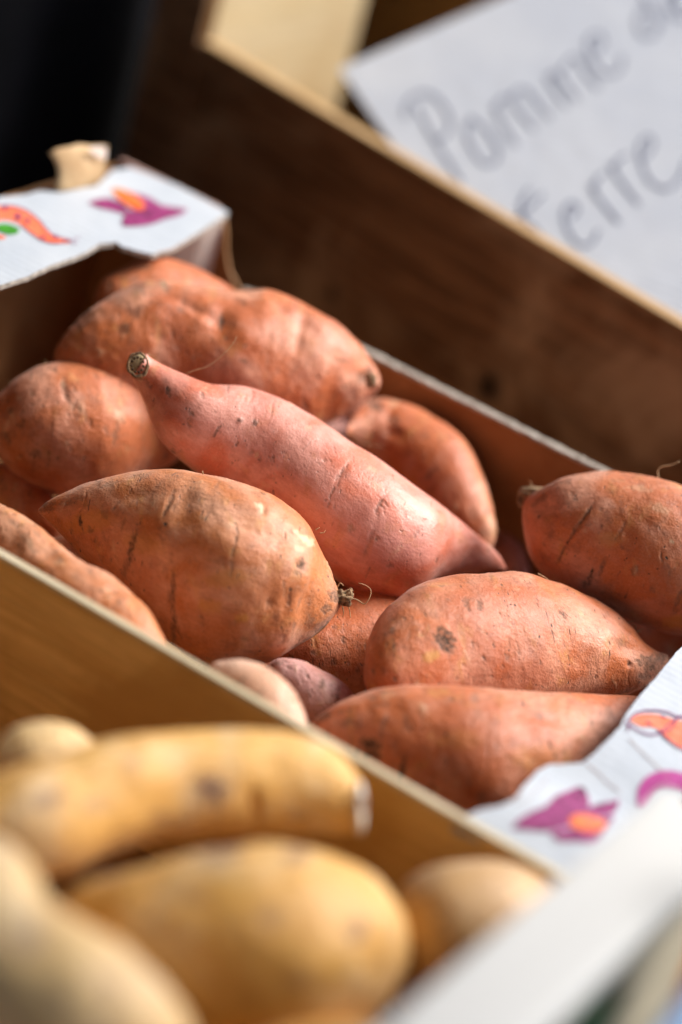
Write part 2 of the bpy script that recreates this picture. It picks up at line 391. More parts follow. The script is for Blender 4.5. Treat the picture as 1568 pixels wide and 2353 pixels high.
def child_tube(name, px_pts, parent, base, rad, mat, n=5):
    """a thin fibre: positions in the photograph at distances off a base point, built in the parent's own space"""
    d0 = proj(np.array([base]))[1][0]
    pts = []
    for p in px_pts:
        dd = p[2] if len(p) > 2 else 0.0
        pts.append(CAM + ray(p[0], p[1]) * (d0 + dd) / FP - np.array(parent.location))
    sp = spline(np.array(pts), max(8, len(pts) * 4))
    return tube(name, sp, np.linspace(rad, rad * .5, len(sp)), mat, parent, n)
def lump_part(name, px, py, parent, base, rpx, mat, seed, elong=(1, 1, 1), dd=0.0, amp=.45):
    d0 = proj(np.array([base]))[1][0] + dd; c = CAM + ray(px, py) * d0 / FP - np.array(parent.location); r = rpx * d0 / FP
    bm = bmesh.new(); bmesh.ops.create_icosphere(bm, subdivisions=4, radius=1)
    co = np.array([v.co[:] for v in bm.verts]); n = 1 + amp * fbm(co * 1.7 + seed, seed, 3) * .8
    for v, k in zip(bm.verts, n):
        q = np.array(v.co[:]) * k * r; q = q[0] * elong[0] * R[:, 0] + q[1] * elong[1] * R[:, 1] + q[2] * elong[2] * R[:, 2]
        v.co = Vector(c + q)
    me = bpy.data.meshes.new(name); bm.to_mesh(me); bm.free(); me.polygons.foreach_set('use_smooth', [True] * len(me.polygons))
    return link(name, me, mat, parent)

OR = (.46, .125, .036); PK = (.58, .225, .14); GO = (.58, .235, .065)
sk = {}
sk['a'] = skin_material('sweet_potato_skin_ochre', (.60, .185, .044), (.72, .345, .20), (.68, .32, .09), .62, 1, 1, .43, seed=1)
sk['b'] = skin_material('sweet_potato_skin_rosy', (.70, .180, .090), (.79, .35, .27), (.70, .30, .15), .75, .45, .7, .33, seed=4.1, coat=.14, relief=.6)
sk['c'] = skin_material('sweet_potato_skin_rust', (.57, .140, .030), (.70, .305, .18), (.62, .26, .06), .62, 1, 1.1, .43, seed=7.7)
sk['d'] = skin_material('sweet_potato_skin_brick', (.57, .150, .036), (.70, .31, .19), (.62, .27, .08), .6, 1.1, 1.2, .46, seed=11.3)
sk['e'] = skin_material('sweet_potato_skin_mauve', (.72, .32, .24), (.78, .44, .40), (.65, .27, .14), .7, .7, .8, .5, seed=15.9)
sk['f'] = skin_material('sweet_potato_skin_pale', (.92, .50, .31), (.93, .62, .46), (.90, .55, .30), .6, .6, .7, .5, seed=18.9)
G1 = 'orange sweet potatoes heaped in the cardboard box'
SP = 'sweet_potato'

# the large one in the middle
p1 = potato(SP, [(88, 1170), (110, 1150), (150, 1128), (240, 1092), (330, 1078), (450, 1085), (560, 1110), (650, 1150), (710, 1205), (748, 1280), (772, 1345), (783, 1372)],
    [(88, 1178), (125, 1215), (200, 1300), (300, 1400), (400, 1482), (480, 1530), (560, 1534), (620, 1524), (670, 1494), (738, 1443), (775, 1403), (783, 1387)],
    (-.038, -.034, -.034), sk['a'], 'plump ochre-orange sweet potato mid-heap with a hairy root knot at its right tip', group=G1, seed=11, N=300, Mr=190,
    dirt=[(303, 1262, 8, 52, 12, .8), (288, 1310, 7, 30, 10, .5), (397, 1355, 6, 48, 2, .75), (400, 1440, 6, 44, 0, .7), (386, 1160, 5, 30, 25, .75), (393, 1135, 4, 20, 30, .5), (540, 1250, 4, 42, 8, .8), (533, 1300, 4, 24, 5, .7),
          (184, 1200, 5, 16, -12, .95), (206, 1217, 9, 7, 0, .6), (240, 1180, 8, 14, 0, .4), (280, 1205, 5, 18, 20, .4), (687, 1298, 11, 14, 0, .9), (678, 1316, 8, 6, 0, .7), (620, 1385, 9, 11, 0, .35), (651, 1350, 4, 22, -8, .5), (665, 1378, 4, 14, 0, .6), (690, 1390, 3, 18, 25, .6),
          (165, 1150, 30, 8, -20, .45), (250, 1110, 26, 7, -15, .4), (520, 1095, 20, 5, 12, .4), (500, 1110, 4, 12, 30, .4), (330, 1092, 16, 5, 0, .4), (770, 1370, 18, 16, 0, .8), (748, 1400, 14, 10, -30, .7), (740, 1440, 22, 4, -35, .7), (700, 1472, 30, 4, -30, .5), (560, 1468, 10, 4, 0, .35), (110, 1165, 20, 12, -20, .6)],
    pale=[(700, 1236, 14, 9, 40, .95), (716, 1247, 10, 11, 0, .9), (683, 1222, 7, 5, 0, .9), (597, 1160, 11, 6, 20, .95), (605, 1170, 4, 9, 0, .7), (729, 1205, 4, 8, 0, .5), (470, 1192, 12, 5, 10, .4), (690, 1262, 16, 8, 30, .5)],
    gold=[(556, 1420, 18, 11, -10, .9), (520, 1330, 55, 22, -8, .5), (480, 1395, 30, 18, 0, .55), (330, 1250, 50, 24, 10, .45), (200, 1200, 60, 26, -10, .5)],
    dents=[(300, 1135, (60, 18, -14), 1.8), (420, 1165, (26, 60, 15), 2.2), (560, 1200, (50, 30, 20), 1.6), (640, 1240, (40, 20, 20), 1.4), (606, 1172, (8, 10, 0), 1.4), (620, 1385, 9, 1.0), (660, 1380, (10, 34, 10), 1.2), (700, 1375, (14, 50, 24), 1.8), (500, 1250, (70, 40, 0), -2.2), (685, 1300, 12, 1.1), (385, 1160, (6, 26, 25), .9)])
tip = o_info[p1.name]['P'][-4]
lump_part('root_knot', 784, 1374, p1, tip, 20, M['knot'], 3, (1.25, .9, 1), -.004)
lump_part('root_knot', 804, 1366, p1, tip, 9, M['knot'], 8, (1.0, 1.3, 1), -.004)
for h in [[(800, 1375), (820, 1378), (838, 1388), (850, 1372), (852, 1355), (840, 1345), (824, 1340)], [(795, 1382), (803, 1400), (806, 1420)], [(786, 1390), (790, 1405), (788, 1418)], [(796, 1360), (806, 1352), (812, 1358)],
          [(735, 1225), (744, 1224), (748, 1218)], [(725, 1218), (735, 1212)], [(775, 1350), (782, 1340), (790, 1346)], [(770, 1408), (745, 1442), (715, 1465), (690, 1480)],
          [(465, 1082), (467, 1092), (460, 1100), (468, 1108)]]:
    child_tube('root_hair', h, p1, tip if h[0][0] > 500 else o_info[p1.name]['P'][150] - .0 , .00042, M['hair'])

# the smooth pink one lying across the heap
p2 = potato(SP, [(336, 812), (352, 826), (400, 850), (480, 880), (560, 888), (640, 912), (720, 955), (800, 1008), (880, 1060), (960, 1120), (1040, 1182), (1100, 1228), (1145, 1272), (1163, 1303)],
    [(300, 862), (312, 882), (330, 920), (350, 968), (380, 1025), (430, 1072), (500, 1120), (600, 1200), (700, 1285), (790, 1345), (850, 1368), (910, 1378), (970, 1350), (1040, 1326), (1110, 1316), (1160, 1310)],
    (.034, .012, -.01, -.035, -.05), sk['b'], 'long smooth pink sweet potato lying across the heap with its cut stem end raised', group=G1, seed=5, N=320, Mr=190, lump=.0008, rings=7,
    dirt=[(785, 1085, 3, 30, 35, .8), (765, 1130, 3, 22, 32, .7), (755, 1160, 4, 10, 30, .6), (872, 1158, 4, 22, 35, .7), (866, 1172, 3, 10, 30, .6), (385, 897, 6, 7, 0, 1), (390, 905, 3, 7, 0, .8), (552, 966, 7, 5, 0, .7), (587, 971, 6, 8, 0, .8), (500, 988, 4, 15, 38, .8), (464, 908, 4, 7, 0, .6), (440, 950, 9, 5, 30, .6), (523, 893, 3, 8, 0, .6), (488, 884, 4, 6, 0, .5),
          (597, 1052, 5, 7, 0, .7), (578, 1038, 6, 6, 0, .5), (806, 1213, 9, 10, 0, .35), (898, 1300, 10, 5, 0, .5), (958, 1225, 6, 12, 30, .45), (930, 1190, 5, 10, 20, .4), (655, 1040, 5, 4, 0, .4), (625, 1100, 12, 4, 30, .3), (700, 1085, 4, 4, 0, .3), (852, 1098, 7, 5, 0, .3), (1095, 1225, 8, 4, 40, .4), (340, 880, 14, 6, 50, .35), (320, 868, 14, 5, 10, .6), (770, 1165, 4, 5, 0, .4)],
    pale=[(322, 872, 8, 8, 0, .35), (855, 1076, 12, 6, 30, .3), (705, 985, 10, 8, 0, .3), (590, 1045, 4, 8, 30, .5), (808, 1210, 8, 6, 0, .2)],
    dents=[(400, 930, (50, 30, 40), .8), (785, 1090, (5, 34, 35), .7), (552, 966, 6, -1.1), (587, 971, 5, -.8), (872, 1160, (4, 22, 35), .5)])
i = o_info[p2.name]; c0 = i['P'][0] - np.array(p2.location)
e0 = i['P'][0]
lump_part('cut_stem', 317, 838, p2, e0, 29, M['scar'], 4, (.80, .92, .28), -.003, .08)
ring = [(317 + 23 * math.cos(k / 14 * 6.2832) * rnd0, 838 + 27 * math.sin(k / 14 * 6.2832) * rnd0) for k, rnd0 in zip(range(15), [1, .95, 1.04, .97, 1.02, .93, 1.05, 1, .96, 1.03, .95, 1.04, .98, 1.02, 1])]
child_tube('stem_rim', [(x, y, -.009) for x, y in ring], p2, e0, .0013, M['knot'], 7)
for k in range(11):
    an = k / 11 * 6.283 + .2; lump_part('vessel_mark', 316 + 14 * math.cos(an), 838 + 17 * math.sin(an), p2, e0, 2.9, M['soil'], 20 + k, (1, 1, .5), -.0115, .5)
child_tube('root_hair', [(428, 858), (450, 850), (480, 840), (515, 812), (535, 790), (545, 772)], p2, i['P'][60], .00035, M['hair'])
child_tube('root_hair', [(338, 818), (340, 812), (346, 816)], p2, i['P'][5], .0004, M['hair'])

# the big one at the back
p3 = potato(SP, [(130, 830), (142, 790), (175, 745), (240, 692), (310, 655), (380, 646), (450, 655), (530, 664), (610, 670), (680, 690), (750, 728), (810, 773), (848, 818), (868, 855), (872, 878)],
    [(130, 845), (150, 900), (220, 945), (320, 970), (430, 990), (560, 1010), (680, 1005), (745, 985), (785, 968), (825, 940), (855, 910), (870, 890)],
    (-.015, .0, .008, .016), sk['c'], 'large rust-orange sweet potato at the back of the heap with folds in its upper side', group=G1, seed=23, N=300, Mr=170, lump=.002,
    dirt=[(509, 737, 6, 18, 8, 1), (508, 722, 4, 12, 10, .8), (286, 756, 14, 14, 0, .6), (381, 662, 12, 8, 20, .6), (315, 668, 18, 12, -20, .5), (832, 868, 18, 16, 0, .75), (850, 852, 8, 18, -20, .8), (415, 712, 12, 5, 30, .4), (625, 775, 5, 12, 0, .4), (560, 690, 6, 10, 0, .35), (680, 700, 6, 5, 0, .5), (705, 715, 4, 4, 0, .6), (625, 895, 4, 10, 0, .4), (545, 870, 5, 6, 0, .4), (430, 810, 5, 5, 0, .5), (410, 800, 5, 4, 0, .5), (790, 830, 20, 3, 10, .6), (820, 900, 4, 8, 0, .5), (350, 770, 6, 4, 0, .4), (305, 775, 4, 4, 0, .4)],
    pale=[(375, 654, 6, 10, -20, .6), (850, 880, 12, 7, 0, .5), (862, 868, 5, 9, 0, .5)],
    dents=[(505, 735, (24, 30, 15), 3.6), (440, 705, (60, 12, 28), 2.2), (610, 720, (24, 46, 10), -1.0), (690, 760, (18, 46, 12), 2.0), (360, 680, (40, 12, -10), 2.0), (300, 720, (60, 16, -25), 1.5), (840, 868, 16, 1.6), (560, 760, (24, 50, 10), -1.5), (380, 652, (12, 8, 0), -1.5)])
lump_part('root_knot', 852, 874, p3, o_info[p3.name]['P'][-18], 15, M['knot'], 13, (.9, 1.1, .9), -.02)

p4 = potato(SP, [(-40, 975), (-20, 930), (5, 900), (40, 865), (90, 838), (150, 827), (220, 825), (290, 832), (350, 866), (400, 935), (428, 1000)],
    [(-40, 990), (-10, 1035), (40, 1095), (90, 1128), (150, 1142), (220, 1138), (290, 1115), (350, 1088), (400, 1060), (428, 1015)],
    (-.045, -.04, -.05), sk['d'], 'blunt brick-orange sweet potato at the left under the raised stem end', group=G1, seed=31,
    dirt=[(148, 890, 9, 26, -10, .65), (158, 915, 5, 14, -20, .7), (262, 1005, 6, 34, 10, .6), (277, 960, 9, 9, 0, .4), (51, 975, 8, 14, 15, .7), (82, 1042, 14, 10, 0, .6), (18, 1010, 7, 16, -15, .6), (200, 965, 5, 9, 0, .5), (170, 893, 5, 6, 0, .6), (75, 905, 7, 10, 0, .4), (265, 860, 22, 4, 5, .4), (278, 880, 6, 12, 0, .45), (222, 862, 4, 4, 0, .6), (190, 1012, 4, 4, 0, .7), (297, 1030, 14, 6, 0, .4), (20, 945, 9, 9, 0, .5), (335, 930, 4, 5, 0, .4)],
    pale=[(275, 958, 12, 13, 0, .35), (145, 880, 5, 12, 0, .35), (45, 915, 6, 6, 0, .3)], dents=[(150, 900, (8, 26, -8), .8), (274, 960, (10, 12, 0), -.6)])
b4 = o_info[p4.name]['P'][60]
child_tube('root_hair', [(100, 840), (104, 834), (103, 827)], p4, b4 - V * .0, .0004, M['hair'])
child_tube('root_hair', [(12, 905), (22, 893), (24, 880), (18, 876)], p4, b4, .0004, M['hair'])
child_tube('root_hair', [(14, 940), (24, 938), (34, 948), (30, 955)], p4, b4, .0004, M['hair'])

p5 = potato(SP, [(798, 985), (808, 955), (828, 925), (850, 914), (890, 914), (950, 930), (1010, 965), (1060, 1010), (1100, 1070), (1125, 1130), (1138, 1185), (1138, 1230), (1128, 1258)],
    [(798, 995), (825, 1050), (880, 1120), (940, 1190), (1010, 1245), (1070, 1275), (1110, 1275), (1128, 1264)],
    (-.02, -.04, -.06), sk['c'], 'sweet potato behind the long pink one, leaning near the brown wall, dark upper tip', group=G1, seed=41,
    dirt=[(862, 930, 22, 14, 30, .9), (905, 965, 14, 18, -20, .6), (915, 990, 14, 8, 0, .6), (935, 1045, 9, 6, 0, .5), (1000, 1080, 16, 5, -15, .45), (985, 1130, 14, 4, -30, .5), (1090, 1180, 12, 12, 0, .35), (1115, 1225, 14, 14, 0, .4), (1030, 1000, 5, 5, 0, .4), (990, 960, 4, 4, 0, .4), (1060, 1060, 5, 4, 0, .4)],
    pale=[(905, 925, 14, 8, 0, .4), (1115, 1070, 6, 20, 0, .3), (1130, 1215, 6, 24, 0, .4)],
    dents=[(905, 995, (26, 16, 20), 2.4), (895, 950, (14, 26, 20), 1.5), (1090, 1210, 24, 1.4)])
b5 = o_info[p5.name]['P'][200]
child_tube('root_hair', [(1095, 1210), (1100, 1225), (1112, 1240)], p5, b5, .0005, M['hair'])
child_tube('root_hair', [(800, 1000), (840, 1020), (880, 1025)], p5, b5 - (R @ np.array([0, 0, 0])), .0003, M['hair'])

p6 = potato(SP, [(1085, 1130), (1130, 1140), (1165, 1190), (1195, 1250), (1215, 1300), (1218, 1318)],
    [(1078, 1150), (1090, 1240), (1130, 1320), (1180, 1345), (1210, 1335), (1218, 1322)],
    (-.085, -.09), sk['e'], 'mauve-grey sweet potato mostly hidden low beside the brown side wall', group=G1, seed=47, N=120, Mr=90)

p7 = potato(SP, [(1206, 1150), (1216, 1140), (1240, 1130), (1270, 1115), (1310, 1095), (1380, 1083), (1460, 1088), (1540, 1105), (1640, 1150), (1720, 1220), (1765, 1300), (1775, 1340)],
    [(1206, 1165), (1206, 1200), (1213, 1250), (1232, 1295), (1265, 1335), (1330, 1375), (1420, 1415), (1500, 1447), (1590, 1462), (1680, 1440), (1750, 1390), (1775, 1355)],
    (.0, .004, .0), sk['d'], 'thick sweet potato at the right edge with a knobbly stem stub pointing left', group=G1, seed=53, N=300, Mr=180,
    dirt=[(1345, 1185, 4, 34, 35, .85), (1318, 1225, 4, 34, 32, .85), (1290, 1275, 4, 26, 25, .7), (1325, 1212, 10, 8, 0, .5), (1431, 1215, 4, 22, 25, .6), (1460, 1312, 10, 14, 15, .5), (1355, 1335, 6, 16, 15, .8), (1343, 1345, 6, 10, 0, .7), (1384, 1302, 5, 22, 20, .7), (1352, 1205, 8, 6, 0, .4), (1500, 1355, 6, 8, 0, .6), (1559, 1380, 6, 26, 20, .6), (1540, 1320, 5, 7, 0, .5), (1380, 1170, 5, 5, 0, .4), (1240, 1150, 24, 6, -35, .5), (1300, 1110, 14, 5, -10, .4), (1430, 1262, 4, 4, 0, .5), (1420, 1100, 22, 4, 0, .3), (1530, 1195, 14, 10, 0, .25)],
    pale=[(1460, 1312, 5, 9, 15, .5), (1345, 1220, 6, 5, 0, .4), (1520, 1170, 26, 12, 20, .3), (1470, 1120, 30, 8, 10, .25), (1542, 1245, 5, 4, 0, .8), (1400, 1240, 20, 14, 0, .2)],
    gold=[(1555, 1430, 34, 16, -10, .7), (1400, 1240, 30, 20, 0, .35)],
    dents=[(1335, 1200, (5, 40, 33), .8), (1460, 1312, 11, -.7), (1255, 1170, (30, 20, -40), 1.4)])
b7 = o_info[p7.name]['P'][6]
lump_part('stem_stub', 1222, 1132, p7, b7, 22, M['knot'], 33, (1.5, .62, .9), -.004, .3)
lump_part('stem_stub', 1199, 1150, p7, b7, 14, M['knot'], 37, (.7, 1.2, .9), -.003, .3)
child_tube('root_hair', [(1514, 1100), (1512, 1082), (1522, 1072), (1545, 1068), (1562, 1060)], p7, o_info[p7.name]['P'][150], .0005, M['hair'])
child_tube('root_hair', [(1215, 1125), (1222, 1112), (1216, 1104)], p7, b7, .0004, M['hair'])

p8 = potato(SP, [(843, 1565), (848, 1510), (868, 1445), (908, 1388), (965, 1343), (1040, 1322), (1120, 1312), (1190, 1312), (1260, 1330), (1330, 1358), (1400, 1396), (1450, 1436), (1483, 1476), (1510, 1496), (1532, 1504), (1537, 1512)],
    [(845, 1580), (870, 1625), (930, 1655), (1050, 1668), (1180, 1660), (1300, 1640), (1400, 1615), (1460, 1592), (1500, 1565), (1525, 1535), (1537, 1520)],
    (-.045, -.042, -.045), sk['c'], 'broad sweet potato right of centre with a dark soil smudge above an orange scrape', group=G1, seed=61, N=300, Mr=190, lump=.0011,
    dirt=[(1019, 1468, 24, 24, -30, 1), (1028, 1486, 18, 16, 0, 1), (1010, 1462, 8, 8, 0, .7), (1072, 1386, 8, 18, -5, .6), (1103, 1391, 9, 16, 0, .65), (1078, 1375, 16, 5, 0, .35), (1192, 1496, 3, 22, 0, .7), (1172, 1478, 3, 18, 0, .5), (1167, 1512, 7, 10, 0, .6), (1135, 1480, 3, 12, 0, .4), (1270, 1455, 6, 4, 0, .5), (1240, 1522, 4, 5, 0, .7), (930, 1423, 4, 4, 0, .8), (908, 1560, 4, 9, -20, .8), (940, 1460, 5, 14, 10, .4), (970, 1510, 3, 12, 0, .4), (1500, 1525, 36, 22, 10, .75), (1525, 1512, 20, 14, 0, .8), (1430, 1478, 14, 10, 0, .45), (1445, 1525, 5, 9, 0, .8), (1480, 1555, 18, 10, -20, .6), (1012, 1345, 9, 3, 0, .5), (1128, 1322, 4, 8, 0, .4), (1205, 1385, 3, 4, 0, .6), (1236, 1385, 5, 3, 0, .5), (1100, 1420, 3, 10, 0, .4), (1168, 1400, 2, 14, 0, .4), (985, 1440, 3, 6, 0, .4), (1440, 1590, 30, 5, -15, .5), (1050, 1560, 4, 4, 0, .5), (1130, 1555, 4, 4, 0, .5), (890, 1480, 3, 6, 0, .5)],
    gold=[(991, 1508, 20, 13, -30, 1)], pale=[(1338, 1410, 6, 5, 0, .3), (1190, 1350, 6, 4, 0, .3)],
    dents=[(1445, 1490, (34, 20, 20), 2.2), (1445, 1528, 6, 1.2), (1020, 1475, 12, .5), (1380, 1480, (30, 50, 20), -1.2), (1030, 1335, (40, 8, -8), .8), (1448, 1445, (30, 5, 40), .9)])
b8 = o_info[p8.name]['P'][250]
for h in [[(1458, 1452), (1462, 1440), (1455, 1434), (1446, 1438)], [(1440, 1432), (1452, 1428), (1458, 1430)], [(1462, 1452), (1472, 1447), (1480, 1446)], [(1466, 1462), (1466, 1452), (1475, 1452)]]:
    child_tube('root_hair', h, p8, b8 , .0005, M['hair'])
for h in [[(1236, 1318), (1248, 1324), (1258, 1330), (1262, 1334)], [(1010, 1338), (1016, 1328), (1021, 1326)]]:
    child_tube('root_hair', h, p8, o_info[p8.name]['P'][170], .0004, M['hair'])

p9 = potato(SP, [(712, 1665), (735, 1645), (775, 1620), (830, 1597), (890, 1581), (980, 1574), (1080, 1577), (1180, 1585), (1300, 1592), (1400, 1598), (1480, 1604), (1540, 1625), (1575, 1665), (1583, 1700)],
    [(714, 1680), (745, 1725), (800, 1780), (880, 1845), (960, 1890), (1040, 1925), (1120, 1935), (1220, 1915), (1320, 1885), (1430, 1838), (1530, 1775), (1575, 1725), (1583, 1705)],
    (-.052, -.056, -.056), sk['c'], 'long rust sweet potato with a black soil patch near its left tip', group=G1, seed=71, N=300, Mr=180, lump=.0013,
    dirt=[(850, 1712, 20, 16, 30, 1), (858, 1735, 24, 12, 20, 1), (866, 1715, 10, 14, 0, .9), (818, 1733, 6, 22, 20, .8), (925, 1770, 7, 26, 15, .95), (932, 1748, 5, 10, 0, .8), (882, 1662, 4, 30, 20, .7), (876, 1690, 6, 10, 0, .6), (1107, 1830, 12, 14, 0, .55), (1092, 1600, 9, 14, 0, .5), (800, 1660, 20, 8, -25, .55), (858, 1605, 12, 8, 0, .5), (900, 1592, 24, 5, -8, .45), (742, 1650, 22, 10, -30, .75), (830, 1705, 6, 10, 20, .6), (1240, 1640, 14, 10, 0, .4), (1400, 1640, 10, 18, 0, .35), (1240, 1703, 5, 12, 0, .35), (870, 1622, 16, 4, -15, .5), (780, 1640, 14, 4, -25, .6), (1065, 1590, 3, 6, 0, .4)],
    pale=[(1340, 1693, 5, 6, 0, .35), (890, 1600, 20, 8, -10, .25)], gold=[(1230, 1740, 60, 30, 0, .25), (1060, 1700, 50, 24, 0, .2)],
    dents=[(1250, 1650, (60, 14, 8), 1.2), (900, 1625, (26, 22, 0), 1.0), (1335, 1690, 14, -1.0), (1180, 1700, (60, 20, -20), .8)])

p10 = potato(SP, [(-110, 1110), (-60, 1120), (0, 1158), (60, 1188), (120, 1230), (190, 1285), (260, 1325), (310, 1370), (352, 1420), (375, 1470), (382, 1505)],
    [(-120, 1150), (-80, 1240), (-10, 1340), (80, 1440), (180, 1530), (270, 1585), (340, 1590), (375, 1555), (382, 1520)],
    (-.03, -.035, -.048), sk['a'], 'orange sweet potato lying along the inside of the front board at the left', group=G1, seed=83, lump=.0016,
    dirt=[(75, 1262, 8, 8, 0, .4), (212, 1320, 14, 4, 20, .3), (62, 1240, 10, 20, -20, .4), (225, 1355, 20, 5, 10, .45), (268, 1358, 6, 5, 0, .6), (85, 1222, 14, 6, 30, .4), (250, 1345, 5, 4, 0, .5), (140, 1280, 14, 8, 30, .35), (30, 1200, 20, 6, 30, .4)],
    pale=[(140, 1290, 16, 7, 20, .3), (70, 1245, 10, 14, 0, .25)],
    dents=[(110, 1260, (30, 24, 20), 1.6), (260, 1355, (26, 8, 10), 1.0), (30, 1240, (26, 50, 20), 1.5)])
child_tube('root_hair', [(0, 1200), (14, 1190), (26, 1180)], p10, o_info[p10.name]['P'][60] , .0004, M['hair'])

p11 = potato(SP, [(474, 1545), (488, 1525), (515, 1517), (560, 1515), (610, 1530), (650, 1560), (682, 1605), (704, 1655), (714, 1705)],
    [(472, 1560), (480, 1610), (520, 1680), (580, 1740), (640, 1762), (690, 1752), (714, 1718)],
    (-.034, -.036), sk['f'], 'small pale pink sweet potato peeping over the ochre front board', group=G1, seed=91, N=180, Mr=120, rings=3, lump=.0008,
    dirt=[(655, 1560, 10, 5, 40, .5), (668, 1590, 5, 8, 0, .4), (500, 1530, 8, 5, 0, .6)])
p12 = potato(SP, [(600, 1545), (618, 1522), (645, 1508), (690, 1513), (740, 1538), (785, 1566), (815, 1598), (826, 1622)],
    [(602, 1560), (640, 1630), (690, 1668), (750, 1680), (800, 1660), (826, 1635)],
    (-.066, -.07), sk['e'], 'small lilac-pink sweet potato wedged behind the small pale pink one', group=G1, seed=97, N=180, Mr=120, rings=3,
    dirt=[(640, 1522, 16, 6, -20, .5), (665, 1535, 5, 4, 0, .4)])
p13 = potato(SP, [(640, 1500), (680, 1440), (750, 1380), (820, 1348), (900, 1348), (960, 1400), (985, 1470)],
    [(642, 1520), (700, 1585), (780, 1618), (880, 1625), (950, 1575), (985, 1485)],
    (-.085, -.09), sk['c'], 'shadowed sweet potato deep between the plump middle one and the broad right one', group=G1, seed=101, N=180, Mr=120,
    dirt=[(765, 1520, 8, 8, 0, .8), (790, 1470, 6, 8, 0, .7), (745, 1550, 8, 6, 0, .8), (720, 1500, 10, 5, 20, .6), (820, 1540, 7, 7, 0, .6), (770, 1440, 7, 7, 0, .5), (840, 1480, 5, 8, 0, .6)])
p14 = potato(SP, [(215, 700), (240, 640), (300, 602), (350, 588), (410, 598), (460, 618), (510, 645), (560, 680), (582, 720)],
    [(215, 710), (260, 762), (340, 795), (440, 800), (540, 775), (582, 730)],
    (.012, .016), sk['c'], 'sweet potato farthest back, tucked under the printed flap at the left end', group=G1, seed=103, N=200, Mr=130,
    dirt=[(330, 610, 14, 8, 0, .5), (300, 640, 10, 8, 0, .4)])
p15 = potato(SP, [(700, 1010), (740, 985), (775, 965), (800, 955), (812, 952)], [(702, 1030), (740, 1050), (780, 1030), (804, 1000), (813, 962)],
    (-.05, -.045), sk['e'], 'pale sweet potato tip showing in the gap under the large back one', group=G1, seed=107, N=90, Mr=70, rings=0)
p16 = potato(SP, [(-70, 1090), (0, 1062), (60, 1088), (115, 1135), (160, 1190)], [(-70, 1110), (0, 1200), (60, 1240), (130, 1240), (160, 1205)],
    (-.085, -.09), sk['c'], 'dark shaded sweet potato low at the left between the blunt one and the front one', group=G1, seed=109, N=120, Mr=90)
p17 = potato(SP, [(1290, 1500), (1360, 1420), (1450, 1380), (1560, 1390), (1640, 1450), (1700, 1540)], [(1292, 1520), (1360, 1620), (1470, 1680), (1600, 1660), (1690, 1600), (1702, 1555)],
    (-.112, -.112), sk['c'], 'shaded sweet potato under the thick right one, beside the right printed flap', group=G1, seed=113, N=120, Mr=90)

p18 = potato(SP, [(60, 1290), (120, 1240), (220, 1225), (330, 1270), (400, 1350)], [(62, 1310), (120, 1400), (230, 1450), (350, 1430), (400, 1370)],
    (-.105, -.105), sk['c'], 'shaded sweet potato deep between the front-left one and the plump middle one', group=G1, seed=151, N=110, Mr=80)
p19 = potato(SP, [(440, 1560), (500, 1480), (600, 1440), (700, 1460), (760, 1540)], [(442, 1580), (500, 1660), (610, 1700), (720, 1660), (760, 1560)],
    (-.115, -.115), sk['c'], 'shaded sweet potato glimpsed under the lower edge of the plump middle one', group=G1, seed=157, N=110, Mr=80)

# pale yellow ones in the nearer crate
def pale_skin(name, a, b, c, seed): return skin_material(name, a, b, c, .4, .25, .4, .42, (.13, .07, .065), .22, seed)
sy3 = pale_skin('tan_skin', (.62, .37, .15), (.70, .46, .24), (.60, .32, .10), 29.)
sy = pale_skin('pale_yellow_skin', (.90, .47, .10), (.94, .64, .32), (.84, .38, .05), 21.)
sy2 = pale_skin('cream_skin', (.94, .62, .26), (.95, .71, .42), (.90, .52, .14), 25.)
G2 = 'pale yellow sweet potatoes in the nearest crate'
y2 = potato(SP, [(-190, 1880), (-120, 1832), (-20, 1790), (60, 1760), (150, 1730), (260, 1702), (380, 1684), (520, 1674), (640, 1676), (720, 1692), (780, 1730), (830, 1795)],
    [(-195, 1910), (-140, 1975), (-40, 2015), (60, 2025), (140, 2005), (220, 1968), (310, 1940), (400, 1925), (550, 1920), (700, 1922), (780, 1922), (818, 1912)],
    (.0, .008, .012), sy, 'long pale yellow sweet potato with a flat cut end touching the front board', group=G2, seed=121, N=200, Mr=120, rings=4,
    dirt=[(485, 1815, 42, 34, 20, 1), (110, 1835, 50, 26, -20, .7), (300, 1760, 26, 14, 0, .5), (380, 1880, 34, 16, 10, .5), (690, 1870, 26, 14, 0, .4), (230, 1850, 30, 20, 0, .5)], dents=[(585, 1850, (14, 40, 0), 2.4), (180, 1800, (60, 30, 0), 1.5)], gold=[(585, 1850, 14, 32, 0, .6)])
iy = o_info[y2.name]
lump_part('cut_end', 826, 1856, y2, iy['P'][-1], 58, flat_material('pale_cut_flesh', (.86, .80, .66), (.92, .88, .78), 200, .6), 5, (.22, 1.0, .9), -.004, .12)
lump_part('cut_end_core', 834, 1848, y2, iy['P'][-1], 22, flat_material('dried_core', (.30, .20, .18), (.45, .33, .28), 200, .8), 7, (.3, 1.0, .9), -.010, .2)
y1 = potato(SP, [(-30, 1750), (0, 1705), (40, 1670), (100, 1655), (160, 1664), (205, 1692), (232, 1735)],
    [(-30, 1765), (10, 1815), (80, 1850), (150, 1850), (210, 1820), (232, 1760)], (-.02, -.02), sy2,
    'round pale sweet potato end behind the long one, far left of the nearest crate', group=G2, seed=123, N=120, Mr=90, rings=2)
